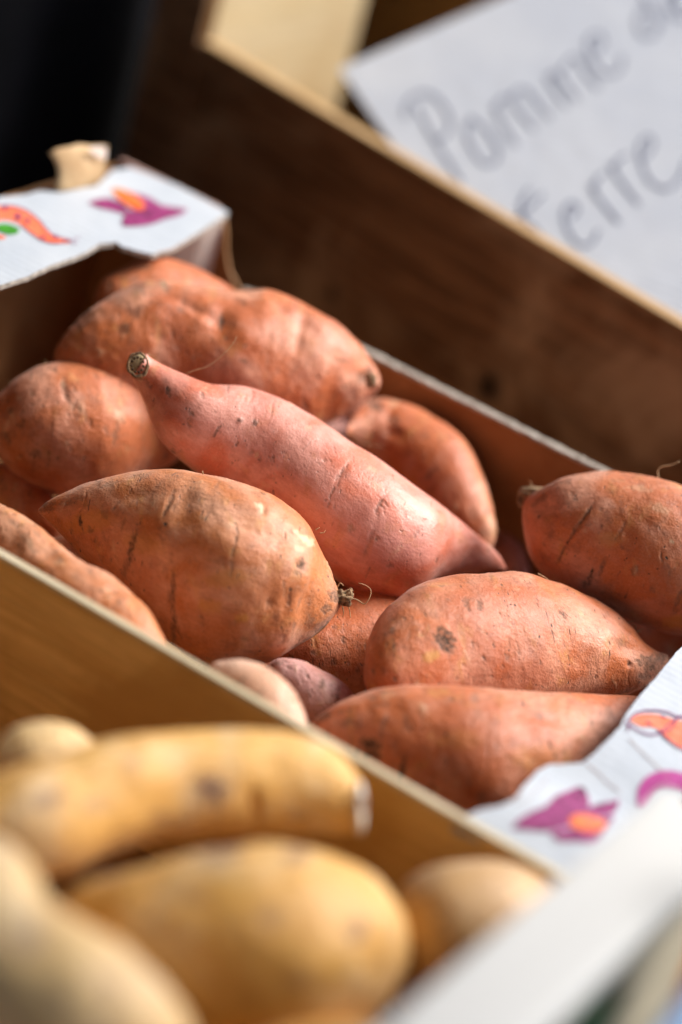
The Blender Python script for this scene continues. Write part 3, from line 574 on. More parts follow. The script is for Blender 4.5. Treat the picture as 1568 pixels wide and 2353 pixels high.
y3 = potato(SP, [(111, 2094), (131, 2075), (186, 2040), (256, 2015), (346, 1992), (426, 1962), (516, 1946), (636, 1944), (756, 1964), (846, 2010), (898, 2075), (922, 2144)],
    [(113, 2109), (156, 2174), (226, 2244), (316, 2314), (426, 2374), (556, 2419), (696, 2424), (816, 2374), (886, 2294), (918, 2214), (923, 2159)],
    (-.008, -.008, -.012), sy, 'fat yellow-brown sweet potato in front of the long one with a pale blurred right end', group=G2, seed=127, N=200, Mr=120, rings=4,
    dirt=[(510, 1955, 55, 20, 0, .8), (680, 1965, 30, 18, 0, .8), (820, 2145, 20, 28, 20, .9), (260, 2010, 60, 12, -20, .6), (450, 2060, 40, 20, 10, .4), (620, 2110, 30, 24, 0, .5), (700, 2250, 40, 20, 0, .4), (350, 2130, 30, 18, 20, .4)])
y4 = potato(SP, [(-260, 2080), (-150, 1960), (-60, 1920), (5, 1932), (50, 1980), (95, 2055), (180, 2108), (275, 2160), (350, 2230), (412, 2310), (445, 2390)],
    [(-270, 2150), (-220, 2330), (-80, 2480), (100, 2580), (280, 2600), (400, 2540), (448, 2420)],
    (.02, .02, .015), sy2, 'cream sweet potato filling the lower left corner, closest to the camera', group=G2, seed=131, N=180, Mr=110, rings=3,
    dirt=[(60, 2150, 50, 30, 0, .45), (250, 2260, 40, 26, 20, .5), (120, 2280, 40, 20, 0, .35)])
y5 = potato(SP, [(905, 2150), (915, 2070), (960, 2010), (1030, 1980), (1110, 1972), (1190, 1985), (1260, 2030), (1300, 2110)],
    [(907, 2180), (930, 2290), (1010, 2380), (1120, 2420), (1230, 2370), (1300, 2250), (1305, 2150)],
    (-.03, -.03), sy3, 'tan sweet potato between the fat yellow-brown one and the white end board', group=G2, seed=137, N=150, Mr=100, rings=2)
y6 = potato(SP, [(500, 2430), (600, 2370), (760, 2345), (900, 2360), (1000, 2420), (1040, 2500)], [(500, 2450), (600, 2560), (760, 2620), (900, 2610), (1035, 2520)],
    (-.03, -.03), sy, 'pale sweet potato at the bottom edge under the fat yellow-brown one', group=G2, seed=139, N=100, Mr=80, rings=2)

# ------------------------------------------------------------------ the cardboard box of orange sweet potatoes
BX0, BX1, BY0, BY1, BZ = -.44, .225, .006, .428, -.15
cb = empty('cardboard_box', (-.1, .22, BZ))
tag(cb, 'brown cardboard box with white printed end flaps holding the orange sweet potatoes', 'box')
def wall_profile(name, prof, y0, y1, mat, parent, org):
    """upright sheet along x: prof is a list of (x, ztop); bottom at BZ"""
    n = len(prof); vs = []
    for yy in (y0, y1):
        for (x, z) in prof: vs.append((x, yy, z))
        for (x, z) in prof: vs.append((x, yy, BZ))
    fs = []
    for k in range(n - 1):
        fs.append((k, k + 1, n + k + 1, n + k)); q = 2 * n
        fs.append((q + k + 1, q + k, q + n + k, q + n + k + 1))
        fs.append((k + 1, k, q + k, q + k + 1)); fs.append((n + k, n + k + 1, q + n + k + 1, q + n + k))
    fs.append((0, n, 3 * n, 2 * n)); fs.append((n - 1, 2 * n, 2 * n, 3 * n - 1)[:2] + (4 * n - 1, 3 * n - 1)) if False else fs.append((n - 1, 3 * n - 1, 4 * n - 1, 2 * n - 1))
    me = mesh(name, [Vector(v) - Vector(org) for v in vs], fs); bm = bmesh.new(); bm.from_mesh(me); bmesh.ops.recalc_face_normals(bm, faces=bm.faces); bm.to_mesh(me); bm.free()
    return link(name, me, mat, parent)
cut = [(-.352, .047), (-.347, .046), (-.342, .036), (-.338, .022), (-.332, .010), (-.322, .001)]
prof = [(BX0, .047)] + cut + [(x, .0) for x in np.linspace(-.31, .12, 30)] + [(.13, .0), (BX1, .0)]
org = cb.location
rnd = random.Random(4)
bw = wall_profile('side_wall', prof, BY1, BY1 + .0022, M['kraft'], cb, org)
# torn pale edge of the board on top of the back wall
def rim_strip(name, pts, w, h, mat, parent, org):
    vs, fs = [], []
    for k, (x, y, z) in enumerate(pts):
        j = lambda: rnd.uniform(-.0004, .0004)
        vs += [(x, y - w / 2 + j(), z - h), (x, y - w / 2 + j(), z + j()), (x, y + w / 2 + j(), z + j()), (x, y + w / 2 + j(), z - h)]
        if k:
            q = 4 * k - 4
            for m in range(4): fs.append((q + m, q + (m + 1) % 4, q + 4 + (m + 1) % 4, q + 4 + m))
    fs.append((3, 2, 1, 0)); q = len(vs); fs.append((q - 4, q - 3, q - 2, q - 1))
    return link(name, mesh(name, [Vector(v) - Vector(org) for v in vs], fs), mat, parent)
rim_strip('torn_edge', [(x, BY1 + .002, .0020) for x in np.linspace(-.318, .13, 160)], .0062, .0022, M['kraft_edge'], cb, org)
rim_strip('torn_edge', [(BX0 + (x - BX0), BY1 + .002, .0492) for x in np.linspace(BX0, -.352, 30)], .0062, .0022, M['kraft_out'], cb, org)
fw = wall_profile('side_wall', [(BX0, -.012), (BX1, -.012)], BY0 - .004, BY0, M['kraft'], cb, org)
def lbox(name, lo, hi, mat, bevel=.0005): 
    return box(name, [lo[i] - org[i] for i in range(3)], [hi[i] - org[i] for i in range(3)], mat, cb, bevel)
lbox('end_wall', (BX0 - .004, BY0, BZ), (BX0, BY1, .045), M['kraft'])
lbox('end_wall', (BX1 - .004, BY0, BZ), (BX1, BY1, -.006), M['kraft'])
lbox('bottom', (BX0, BY0, BZ - .004), (BX1, BY1, BZ), M['kraft'])
# the folded corner column seen under the left flap
def col_sheet(name, pts, zb, zt, mat, th=.003):
    vs, fs = [], []
    for k, (x, y) in enumerate(pts):
        for (dx, dy) in ((0, 0), (th * .6, th)):
            vs += [(x + dx, y + dy, zb), (x + dx, y + dy, zt)]
        if k:
            q = 4 * k - 4; fs += [(q, q + 4, q + 5, q + 1), (q + 2, q + 3, q + 7, q + 6), (q + 1, q + 5, q + 7, q + 3)]
    fs.append((0, 1, 3, 2)); q = len(vs) - 4; fs.append((q, q + 2, q + 3, q + 1))
    return link(name, mesh(name, [Vector(v) - Vector(org) for v in vs], fs), mat, cb)
M['corner'] = flat_material('pale_folded_board', (.66, .54, .46), (.76, .65, .56), 50, .75)
col_sheet('corner_fold', [(-.372, .395), (-.362, .402), (-.352, .412), (-.347, .4265)], BZ, .0445, M['corner'])

def plate(name, px_poly, zf, th, mats, parent, org, jit=.0, sub=0, lift=0.0):
    """flat board whose outline is given by photograph positions on the surface z = zf(x, y)"""
    pts = []
    P_ = []
    for k, p in enumerate(px_poly):
        q = px_poly[(k + 1) % len(px_poly)]; n = max(1, int(math.hypot(q[0] - p[0], q[1] - p[1]) // 7)) if jit else 1
        for m in range(n):
            t = m / n; j = rnd.uniform(-jit, jit) if m else 0
            P_.append((p[0] + (q[0] - p[0]) * t + j, p[1] + (q[1] - p[1]) * t + rnd.uniform(-jit, jit) * (1 if m else 0)))
    for (a_, b_) in P_:
        z = .02
        for _ in range(8):
            w = at(a_, b_, 2, z); z = zf(w[0], w[1])
        pts.append(Vector((w[0], w[1], z + lift)))
    tr = tessellate_polygon([[Vector((p.x, p.y, 0)) for p in pts]])
    n = len(pts); o = Vector(org)
    vs = [p - o for p in pts] + [p - o - Vector((0, 0, th)) for p in pts]
    fs = []; mi = []
    for t in tr:
        a_, b_, c_ = t
        nz = (pts[b_] - pts[a_]).cross(pts[c_] - pts[a_]).z
        f_ = (a_, b_, c_) if nz > 0 else (a_, c_, b_)
        fs.append(f_); mi.append(0); fs.append(tuple(n + k for k in f_[::-1])); mi.append(1)
    area = sum(pts[k].x * pts[(k + 1) % n].y - pts[(k + 1) % n].x * pts[k].y for k in range(n))
    for k in range(n):
        k2 = (k + 1) % n; f_ = (k, n + k, n + k2, k2) if area > 0 else (k, k2, n + k2, n + k); fs.append(f_); mi.append(1)
    me = mesh(name, vs, fs); ob = link(name, me, mats, parent)
    if len(me.materials) > 1:
        for p_, m_ in zip(me.polygons, mi): p_.material_index = m_
    return ob
def smooth_poly(P_, n=40):
    P_ = list(P_); return [tuple(q) for q in spline(P_ + [P_[0]], n)[:-1]]

zl = lambda x, y: .048 + .010 * math.sin((y - .17) * 9) * (1 if y < .43 else 1) * .35 - max(0, (-.36 - x)) * .02
fl = empty('x'); bpy.data.objects.remove(fl)
left_flap = plate('end_flap', [(-330, 752), (-240, 728), (-150, 700), (-60, 672), (0, 655), (60, 636), (110, 612), (150, 598), (200, 578), (228, 560), (250, 558), (268, 556), (285, 568), (320, 577), (350, 584), (400, 568), (460, 532), (500, 505), (525, 487),
    (480, 463), (420, 432), (350, 402), (300, 384), (285, 388), (262, 388), (243, 405), (225, 425), (205, 430), (130, 438), (90, 437), (60, 446), (0, 452), (-60, 462), (-200, 490), (-330, 520), (-470, 548), (-470, 790)], zl, .0035, [M['print_white'], M['kraft_edge']], cb, org, 1.2)
left_flap['label'] = 'white printed end flap with torn inner edge'
def decal(name, px, zf, mat, parent_flap, lift, smooth=True, n=40):
    P_ = smooth_poly(px, n) if smooth else px
    return plate(name, P_, zf, .0001, [mat], parent_flap, org, 0, lift=lift)
# flower and sweet potato printed on the left flap (zoom coordinates of the photograph turned into frame positions)
zz1 = lambda L: [(.3663 * a, 287 + .3663 * b) for a, b in L]
decal('printed_petal', zz1([(553, 490), (600, 470), (680, 460), (760, 490), (830, 560), (770, 555), (690, 535), (620, 520)]), zl, M['p_purple'], left_flap, .0003)
decal('printed_petal', zz1([(740, 400), (830, 425), (920, 450), (990, 490), (1020, 520), (960, 540), (900, 530), (820, 470)]), zl, M['p_purple'], left_flap, .00035)
decal('printed_petal', zz1([(775, 635), (770, 590), (810, 545), (900, 520), (1000, 505), (1100, 520), (1175, 530), (1130, 565), (1040, 590), (960, 620), (860, 635)]), zl, M['p_purple'], left_flap, .0004)
decal('printed_spadix', zz1([(700, 405), (740, 400), (800, 420), (870, 460), (905, 500), (905, 530), (860, 535), (790, 500), (730, 450)]), zl, M['p_deep'], left_flap, .0006)
decal('printed_sweet_potato', zz1([(-160, 620), (-80, 545), (0, 510), (90, 515), (170, 545), (240, 600), (290, 660), (340, 700), (440, 725), (430, 742), (350, 742), (270, 725), (200, 680), (130, 625), (50, 600), (0, 600), (-80, 640)]), zl, M['p_orange'], left_flap, .0003, n=70)
def line_decal(pts_px, zf, wpx, mat, flap, lift, name='printed_line'):
    c = spline(pts_px, 30); t = np.gradient(c, axis=0); t /= np.linalg.norm(t, axis=1)[:, None]; nn = np.stack([-t[:, 1], t[:, 0]], 1) * wpx / 2
    return plate(name, [tuple(q) for q in (c + nn)] + [tuple(q) for q in (c - nn)[::-1]], zf, .0001, [mat], flap, org, 0, lift=lift)
line_decal(zz1([(0, 508), (90, 513), (172, 543), (243, 598), (293, 658), (345, 700), (440, 725)]), zl, 2.5, M['p_purple_line'], left_flap, .0005)
line_decal(zz1([(440, 730), (350, 745), (268, 728), (198, 683), (128, 628)]), zl, 2, M['p_purple_line'], left_flap, .0005)
line_decal(zz1([(400, 735), (470, 722), (495, 700)]), zl, 1.4, M['p_purple_line'], left_flap, .0005)
line_decal(zz1([(430, 715), (455, 745), (485, 742)]), zl, 1.4, M['p_purple_line'], left_flap, .0005)
decal('printed_leaf', zz1([(-20, 630), (20, 622), (70, 630), (118, 655), (110, 680), (60, 690), (10, 675), (-20, 660)]), zl, M['p_green'], left_flap, .0005)
for (a_, b_, r_) in [(110, 580, 22), (170, 605, 16), (30, 525, 16), (270, 708, 12), (350, 705, 14)]:
    decal('printed_spot', zz1([(a_ - r_, b_), (a_, b_ - r_), (a_ + r_, b_), (a_, b_ + r_)]), zl, M['p_purple_line'], left_flap, .0007, n=14)
decal('printed_letter', zz1([(-20, 690), (30, 700), (25, 718), (-20, 712)]), zl, M['p_orange'], left_flap, .0005, n=20)

# scrap of torn kraft liner standing up on the left flap
scr_pts = [(128, 438), (136, 400), (128, 368), (112, 350), (120, 343), (150, 338), (190, 333), (222, 332), (240, 335), (246, 345), (244, 362), (247, 382), (238, 405), (222, 420), (208, 428)]
base = at(170, 432, 2, .05)
dsc = proj(np.array([base]))[1][0]
def scrap():
    vs, fs = [], []
    rows = 10
    L = spline([(130, 440), (134, 415), (136, 395), (128, 370), (112, 350)], rows); Rr = spline([(206, 430), (228, 418), (244, 392), (243, 362), (247, 338)], rows)
    for i_ in range(rows):
        for j_ in range(9):
            t = j_ / 8; a_, b_ = L[i_] * (1 - t) + Rr[i_] * t
            if i_ == rows - 1: b_ -= 9 * math.sin(t * 3.1) + rnd.uniform(-2.5, 2.5); a_ += rnd.uniform(-1, 1)
            w = at(a_, b_, 0, base[0] - .001 - .010 * (i_ / rows)**2 + .004 * math.sin(t * 3)); vs.append(w - np.array(org))
    nv = len(vs); vs += [v + np.array([-.0015, .0, .0]) for v in vs]
    for i_ in range(rows - 1):
        for j_ in range(8):
            q = i_ * 9 + j_; fs.append((q, q + 1, q + 10, q + 9)); fs.append((nv + q, nv + q + 9, nv + q + 10, nv + q + 1))
    for i_ in range(rows - 1):
        for j_ in (0, 8):
            q = i_ * 9 + j_; fs.append((q, q + 9, nv + q + 9, nv + q))
    for j_ in range(8): q = (rows - 1) * 9 + j_; fs.append((q, q + 1, nv + q + 1, nv + q))
    return link('torn_liner_tab', mesh('torn_liner_tab', vs, fs, True), M['scrap'], left_flap)
s_ = scrap()
tab_patch = [(205, 341), (222, 337), (243, 338), (246, 352), (243, 366), (228, 362), (213, 352)]
def tab_pt(a_, b_): w = at(a_, b_, 0, base[0] - .001 + .0015); return w - np.array(org)
link('torn_layer', mesh('torn_layer', [tab_pt(*q) for q in tab_patch] + [tab_pt(*q) - np.array([.0006, 0, 0]) for q in tab_patch], [tuple(range(7)), tuple(range(13, 6, -1))] + [(k, 7 + k, 7 + (k + 1) % 7, (k + 1) % 7) for k in range(7)]), M['corner'], left_flap)
s_['label'] = 'tan torn tab standing up on the flap'

# right flap: a far panel and a nearer crumpled one
zr = lambda x, y: -.002 + .0065 * math.sin(y * 38 + 1) * math.exp(-((y - .07) / .06)**2) - .012 * max(0, .05 - y) * 4
right_flap = plate('end_flap', [(1040, 1900), (1062, 1880), (1100, 1862), (1150, 1852), (1185, 1836), (1210, 1800), (1238, 1770), (1262, 1757), (1300, 1756), (1340, 1752), (1362, 1735), (1390, 1708), (1425, 1672), (1440, 1640), (1470, 1600), (1510, 1555), (1550, 1505), (1590, 1462), (1680, 1400),
    (1760, 1440), (1700, 1560), (1640, 1700), (1560, 1850), (1480, 1950), (1400, 2010), (1290, 2004), (1180, 1962)], zr, .0030, [M['print_white'], M['kraft_edge']], cb, org, 1.0)
right_flap['label'] = 'white printed end flap, creased and crumpled'
zz4 = lambda L: [(689 + .5605 * a, 1436 + .5605 * b) for a, b in L]
decal('printed_petal', zz4([(870, 838), (900, 800), (950, 770), (1010, 745), (1050, 705), (1100, 685), (1155, 665), (1180, 700), (1185, 750), (1150, 790), (1100, 830), (1020, 850), (950, 845)]), zr, M['p_purple'], right_flap, .0006)
decal('printed_petal', zz4([(1185, 750), (1230, 735), (1290, 725), (1310, 720), (1290, 770), (1240, 790), (1190, 790), (1170, 770)]), zr, M['p_purple'], right_flap, .0005)
decal('printed_petal', zz4([(1030, 860), (1080, 845), (1150, 830), (1230, 800), (1290, 790), (1260, 830), (1210, 890), (1130, 892), (1060, 888)]), zr, M['p_purple'], right_flap, .0007)
decal('printed_spadix', zz4([(1105, 800), (1130, 785), (1180, 785), (1240, 805), (1255, 830), (1210, 855), (1150, 848), (1110, 825)]), zr, M['p_deep'], right_flap, .0010)
decal('printed_highlight', zz4([(1150, 812), (1180, 800), (1220, 812), (1225, 835), (1180, 838)]), zr, M['p_orange'], right_flap, .0013, n=20)
decal('printed_sweet_potato', zz4([(1355, 395), (1375, 375), (1420, 368), (1480, 372), (1540, 392), (1600, 400), (1680, 420), (1680, 500), (1600, 515), (1550, 500), (1500, 465), (1460, 425), (1400, 418)]), zr, M['p_orange'], right_flap, .0005, n=50)
for L_ in ([(1345, 400), (1375, 368), (1430, 355), (1500, 360), (1550, 380), (1620, 385)], [(1350, 410), (1390, 440), (1440, 455), (1480, 445), (1510, 415), (1568, 375)], [(1470, 435), (1510, 475), (1560, 510), (1620, 530)], [(1330, 430), (1350, 415), (1345, 440)], [(1335, 400), (1352, 425)],
           [(1550, 385), (1520, 430), (1480, 445)], [(1420, 400), (1440, 415)], [(1480, 375), (1500, 385)]):
    line_decal(zz4(L_), zr, 3.0, M['p_purple_line'], right_flap, .0009)
decal('printed_band', zz4([(1380, 740), (1392, 665), (1435, 618), (1500, 600), (1570, 612), (1700, 660), (1700, 720), (1620, 700), (1560, 680), (1500, 668), (1450, 690), (1408, 745)]), zr, M['p_magenta'], right_flap, .0006)
line_decal([(1345, 1755), (1370, 1775), (1395, 1800), (1425, 1822)], zr, 1.8, M['kraft_out'], right_flap, .0006, 'crease')

line_decal([(1445, 1700), (1490, 1745), (1540, 1790)], zr, 1.6, M['kraft_out'], right_flap, .0006, 'crease')
line_decal([(1180, 1850), (1215, 1835), (1260, 1790)], zr, 1.2, M['kraft_out'], right_flap, .0006, 'crease')

# ------------------------------------------------------------------ the nearest crate (plywood side, white end board)
nc = empty('produce_crate', (0, -.2, BZ)); org2 = nc.location
tag(nc, 'nearest crate with ochre plywood side and wide white end board, holding pale yellow sweet potatoes', 'crate')
def nbox(name, lo, hi, mat, bevel=.0008):
    return box(name, [lo[i] - org2[i] for i in range(3)], [hi[i] - org2[i] for i in range(3)], mat, nc, bevel)
nbox('side_board', (-.5, -.0055, BZ), (.209, -.0005, -.0022), M['ply'])
nbox('board_edge', (-.5, -.0058, -.0020), (.209, -.0002, .0008), M['ply_edge'], .0006)
nbox('side_board', (-.5, -.42, BZ), (.209, -.414, .0), M['ply'])
nbox('top_board', (.218, -.43, .076), (.2645, -.028, .0905), M['white_paint'], .003)
nbox('end_board', (.2165, -.428, BZ), (.258, -.030, .0755), M['beige_wood'], .002)
nbox('corner_post', (.188, -.034, BZ), (.2095, -.0065, .0), M['white_paint'], .003)
nbox('end_board', (-.508, -.42, BZ), (-.5, .0, .0), M['ply'])
nbox('bottom', (-.5, -.414, -.128), (.209, -.006, -.122), M['brown_wood'])

# ------------------------------------------------------------------ the dark crate behind with pale inside, and the sign
CZ = .06
A0 = at(460, 90, 2, CZ); A1 = at(1568, 750, 2, CZ)
yaw = math.atan2(A1[1] - A0[1], A1[0] - A0[0])
dc = empty('wooden_crate', (A0[0], A0[1], BZ)); dc.rotation_euler = (0, 0, yaw)
tag(dc, 'dark brown stained wooden crate behind the cardboard box, pale inside', 'crate')
HZ = CZ - BZ
kn = at(1125, 890, 1, .5); 
dl = A1 - A0; dl /= np.linalg.norm(dl)
def crate_local(px, py):
    r = ray(px, py); nrm = np.array([-dl[1], dl[0], 0]); t = ((A0 - CAM) @ nrm) / (r @ nrm); w = CAM + r * t - np.array([A0[0], A0[1], BZ])
    return (w @ dl, w @ nrm, w[2])
k1 = crate_local(1125, 890); k2 = crate_local(765, 672)
M['dark_front'] = wood_material('dark_crate_front', (.13, .062, .028), (.40, .215, .110), (.56, .39, .25), 0, .6, 1.0, [(k1[0], k1[1], k1[2], .013), (k2[0], k2[1], k2[2], .006)])
def dbox(name, lo, hi, mat, bevel=.001): return box(name, lo, hi, mat, dc, bevel)
dbox('front_board', (-.052, 0, 0), (.95, .012, HZ - .0022), M['dark_front'])
dbox('board_edge', (.004, -.0002, HZ - .0021), (.95, .0122, HZ + .0006), M['tan_edge'], .0006)
dbox('corner_post', (-.054, -.003, 0), (.002, -.0004, HZ + .30), M['dark_front'], .0008)
dbox('end_board', (-.012, .0126, 0), (.0, .185, HZ + .16), M['cream_wood'])
dbox('back_board', (-.22, .362, 0), (.95, .374, HZ + .075), M['brown_wood'])
dbox('end_board', (.951, 0, 0), (.963, .36, HZ + .05), M['brown_wood'])
dbox('bottom', (.0, .0126, .0), (.95, .36, .008), M['brown_wood'])

# sign: paper leaning inside the crate, its corner up at the back
nb = np.array([-dl[1], dl[0], 0.])
E0 = A0 + nb * .022; 
def on_line(px, py, off):     # point on the vertical plane behind the front board
    r = ray(px, py); t = ((A0 + nb * off - CAM) @ nb) / (r @ nb); return CAM + r * t
S1 = A0 + nb * .030; S1[2] = CZ - .003; S2 = S1 + dl * .5
be = math.radians(26); sn = -nb * math.sin(be) + np.array([0, 0, math.cos(be)])
def sgn(px, py, lift=0.): r = ray(px, py); return CAM + r * ((S1 - CAM) @ sn) / (r @ sn) + sn * lift
sign = empty('paper_sign', tuple(sgn(1200, 500)))
tag(sign, 'white paper sign with handwritten words Pomme de Terre leaning in the crate behind', 'sign')
so = np.array(sign.location)
def sign_sheet():
    n, m = 40, 24; vs, fs = [], []
    P00, P10 = sgn(780, 157), sgn(1700, -245)
    e = sgn(935, 380) - P00; P01 = P00 + e * (CZ - .007 - P00[2]) / e[2]          # lower edge a little below the crate's rim
    P11 = P01 + dl * .42
    for lay in (0, 1):
        for i_ in range(n + 1):
            for j_ in range(m + 1):
                u_, v_ = i_ / n, j_ / m
                w = (P00 * (1 - u_) + P10 * u_) * (1 - v_) + (P01 * (1 - u_) + P11 * u_) * v_
                bend = .0009 * math.sin(u_ * 7 + v_ * 2) + .0006 * math.sin(v_ * 9)
                vs.append(w + sn * (bend * 0 - lay * .0004) - so)
    q0 = (n + 1) * (m + 1)
    for i_ in range(n):
        for j_ in range(m):
            q = i_ * (m + 1) + j_; fs += [(q, q + m + 1, q + m + 2, q + 1), (q0 + q, q0 + q + 1, q0 + q + m + 2, q0 + q + m + 1)]
    me = mesh('paper', vs, fs); bm = bmesh.new(); bm.from_mesh(me); bmesh.ops.recalc_face_normals(bm, faces=bm.faces); bm.to_mesh(me); bm.free()
    return link('paper', me, M['sign_paper'], sign)
sign_sheet()
def stroke(bm, pts, w):
    c = spline(pts, max(14, 6 * len(pts))); t = np.gradient(c, axis=0); t /= np.linalg.norm(t, axis=1)[:, None]; nn = np.stack([-t[:, 1], t[:, 0]], 1) * w / 2
    L = [bm.verts.new(sgn(*(c[k] + nn[k]), .0005) - so) for k in range(len(c))]; Rv = [bm.verts.new(sgn(*(c[k] - nn[k]), .0005) - so) for k in range(len(c))]
    for k in range(len(c) - 1): bm.faces.new((L[k], Rv[k], Rv[k + 1], L[k + 1]))
z6 = lambda L: [(747 + .5239 * a, .5239 * b) for a, b in L]
letters = {
 'P': [[(360, 520), (350, 480), (380, 430), (440, 410), (500, 440), (545, 510), (545, 570), (510, 610), (470, 610)], [(400, 470), (450, 560), (510, 660), (560, 740), (600, 800)]],
 'o': [[(640, 520), (620, 580), (650, 660), (700, 720), (750, 710), (760, 660), (720, 580), (670, 540), (640, 520)]],
 'm': [[(740, 460), (780, 540), (840, 640)], [(745, 490), (770, 440), (810, 430), (850, 490), (920, 570)], [(820, 430), (850, 395), (890, 400), (930, 450), (990, 520)]],
 'm.': [[(970, 330), (1010, 400), (1060, 470)], [(985, 350), (1010, 320), (1060, 370), (1110, 440)], [(1040, 310), (1080, 255), (1120, 270), (1150, 330), (1200, 390)]],
 'e': [[(1190, 230), (1220, 190), (1200, 150), (1160, 170), (1160, 230), (1200, 300), (1250, 330), (1300, 300), (1300, 250)]],
 'd': [[(1430, 60), (1390, 50), (1370, 100), (1400, 160), (1450, 150), (1460, 100)], [(1380, -60), (1420, 20), (1480, 120)]],
 'e.': [[(1520, 50), (1560, 10), (1540, -30), (1500, -10), (1520, 60), (1570, 80), (1620, 50)]],
 'T': [[(895, 830), (860, 900), (880, 970), (920, 1000), (970, 1070)], [(830, 960), (880, 930), (960, 850)]],
 'e2': [[(1080, 960), (1110, 920), (1080, 890), (1050, 930), (1060, 1000), (1110, 1070), (1170, 1070), (1200, 1010)]],
 'r': [[(1160, 810), (1210, 880), (1290, 980)], [(1180, 830), (1200, 780), (1230, 760)]],
 'r2': [[(1250, 720), (1300, 800), (1380, 900)], [(1265, 745), (1290, 700), (1330, 680)]],
 'e3': [[(1400, 700), (1440, 640), (1420, 600), (1380, 640), (1390, 720), (1430, 800), (1500, 830), (1560, 780), (1590, 700)]],
}
for k_, st in letters.items():
    bm = bmesh.new()
    for s in st: stroke(bm, z6(s), 6.8)
    me = bpy.data.meshes.new('handwritten_letter'); bm.to_mesh(me); bm.free()
    link('handwritten_letter', me, M['ink'], sign)

# ------------------------------------------------------------------ lower right corner: leaf and blue rim beyond the white board
rc = empty('side_crate', (.30, -.1, BZ))
tag(rc, 'pale blue plastic crate rim crossing the bottom right corner beside the white board', 'crate')
p0 = at(1512, 2400, 0, .300); p1_ = at(1612, 2262, 0, .300)
dv = (p1_ - p0); dv /= np.linalg.norm(dv)
q0 = p0 - dv * .10 - np.array(rc.location); q1 = p0 + dv * .16 - np.array(rc.location)
tube('rim', [Vector(q0 + (q1 - q0) * t) for t in np.linspace(0, 1, 12)], .005, M['blue'], rc, 10)
vs = []
for dx in (-.002, .002):
    for (q, zz_) in ((q0, q0[2]), (q1, q1[2]), (q1, 0.), (q0, 0.)): vs.append((q[0] + dx, q[1], zz_))
link('wall', mesh('wall', vs, [(0, 1, 2, 3), (7, 6, 5, 4), (0, 4, 5, 1), (1, 5, 6, 2), (2, 6, 7, 3), (3, 7, 4, 0)]), M['blue'], rc)
def leaf():
    c = spline([(1340, 2400), (1375, 2340), (1410, 2300), (1450, 2262)], 24); wd = np.interp(np.linspace(0, 1, 24), [0, .4, .8, 1], [34, 30, 14, 1])
    t = np.gradient(c, axis=0); t /= np.linalg.norm(t, axis=1)[:, None]; nn = np.stack([-t[:, 1], t[:, 0]], 1)
    vs, fs = [], []; o_ = at(1400, 2320, 0, .264)
    for k in range(24):
        for j_ in (-1, -.5, 0, .5, 1):
            p = c[k] + nn[k] * wd[k] * j_; vs.append(at(p[0], p[1], 0, .264 + .003 * abs(j_)) - o_)
    n_ = len(vs); vs += [v - np.array([.0008, 0, 0]) for v in vs]
    for k in range(23):
        for j_ in range(4): q = k * 5 + j_; fs += [(q, q + 1, q + 6, q + 5), (n_ + q, n_ + q + 5, n_ + q + 6, n_ + q + 1)]
    me = mesh('leek_leaf', vs, fs, True); ob = link('leek_leaf', me, M['leaf']); ob.location = Vector(o_)
    tag(ob, 'dark green pointed leaf at the bottom right below the white board', 'leaf')
leaf()

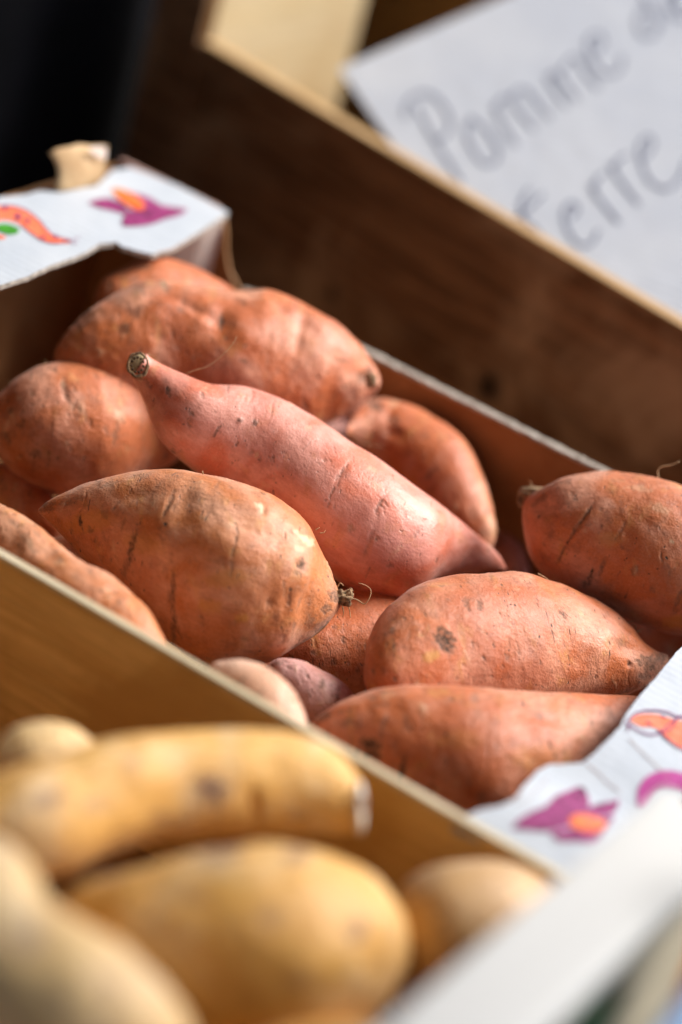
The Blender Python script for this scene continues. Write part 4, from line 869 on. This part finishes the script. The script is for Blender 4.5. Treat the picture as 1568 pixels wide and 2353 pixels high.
# ------------------------------------------------------------------ setting
tb = empty('market_table', (0, .3, BZ - .04)); tag(tb, 'dark wooden market table under all the crates', 'table')
for k in range(9):
    y0 = -.75 + k * .24
    box('plank', (-.53, y0 - .3, 0), (1.3, y0 - .3 + .236, .030), M['table'], tb, .002)
for (x, y) in ((-.52, -.95), (1.2, -.95), (-.52, 1.2), (1.2, 1.2)):
    box('leg', (x, y - .3, -.76), (x + .06, y - .3 + .06, 0), M['table'], tb, .002)
g = box('ground', (-30, -30, BZ - .86), (30, 30, BZ - .80), M['asphalt'], None, 0); tag(g, kind='structure')
# black cloth hanging behind the stall on the left
def cloth():
    n, m = 120, 30; vs, fs = [], []
    for i_ in range(n + 1):
        for j_ in range(m + 1):
            y = -.9 + 3.2 * i_ / n; z = -.95 + 2.4 * j_ / m
            vs.append((-.64 + .018 * math.sin(y * 21 + .6 * math.sin(z * 3)) + .008 * math.sin(y * 47 + 1), y, z))
    nv = len(vs); vs += [(v[0] - .003, v[1], v[2]) for v in vs]
    for i_ in range(n):
        for j_ in range(m):
            q = i_ * (m + 1) + j_; fs += [(q, q + m + 1, q + m + 2, q + 1), (nv + q, nv + q + 1, nv + q + m + 2, nv + q + m + 1)]
    return link('hanging_cloth', mesh('hanging_cloth', vs, fs, True), M['tarp'])
tag(cloth(), 'black cloth hanging in shadow behind the crates at the upper left', 'cloth')

# unseen canvas sheet added over the table to block sky fill from above
def sky_blocker():
    n, m = 40, 20; vs, fs = [], []
    for i_ in range(n + 1):
        for j_ in range(m + 1):
            x = -1.6 + 3.6 * i_ / n; y = -1.65 + 2.45 * j_ / m
            vs.append((x, y, 1.25 + .18 * j_ / m - .015 * math.cos(x * 9) + .01 * math.sin(y * 5)))
    nv = len(vs); vs += [(v[0], v[1], v[2] - .003) for v in vs]
    for i_ in range(n):
        for j_ in range(m):
            q = i_ * (m + 1) + j_; fs += [(q, q + m + 1, q + m + 2, q + 1), (nv + q, nv + q + 1, nv + q + m + 2, nv + q + m + 1)]
    return link('sky_blocker', mesh('sky_blocker', vs, fs, True), flat_material('dark_blocker_canvas', (.05, .045, .04), (.07, .062, .055), 20, .9))
tag(sky_blocker(), 'unseen dark canvas sheet added over the table to block sky light', 'sky_blocker')

# unseen dark wall added behind the camera to cut the frontal fill light
hw = empty('fill_blocker_wall', (0, -4.2, BZ - .8)); tag(hw, 'unseen dark wall added behind the camera to block low front sky light', 'wall')
box('wall', (-4, -.15, 0), (5, 0, 3.4), flat_material('blocker_wall_dark', (.07, .062, .055), (.10, .09, .08), 4, .95), hw, .01)
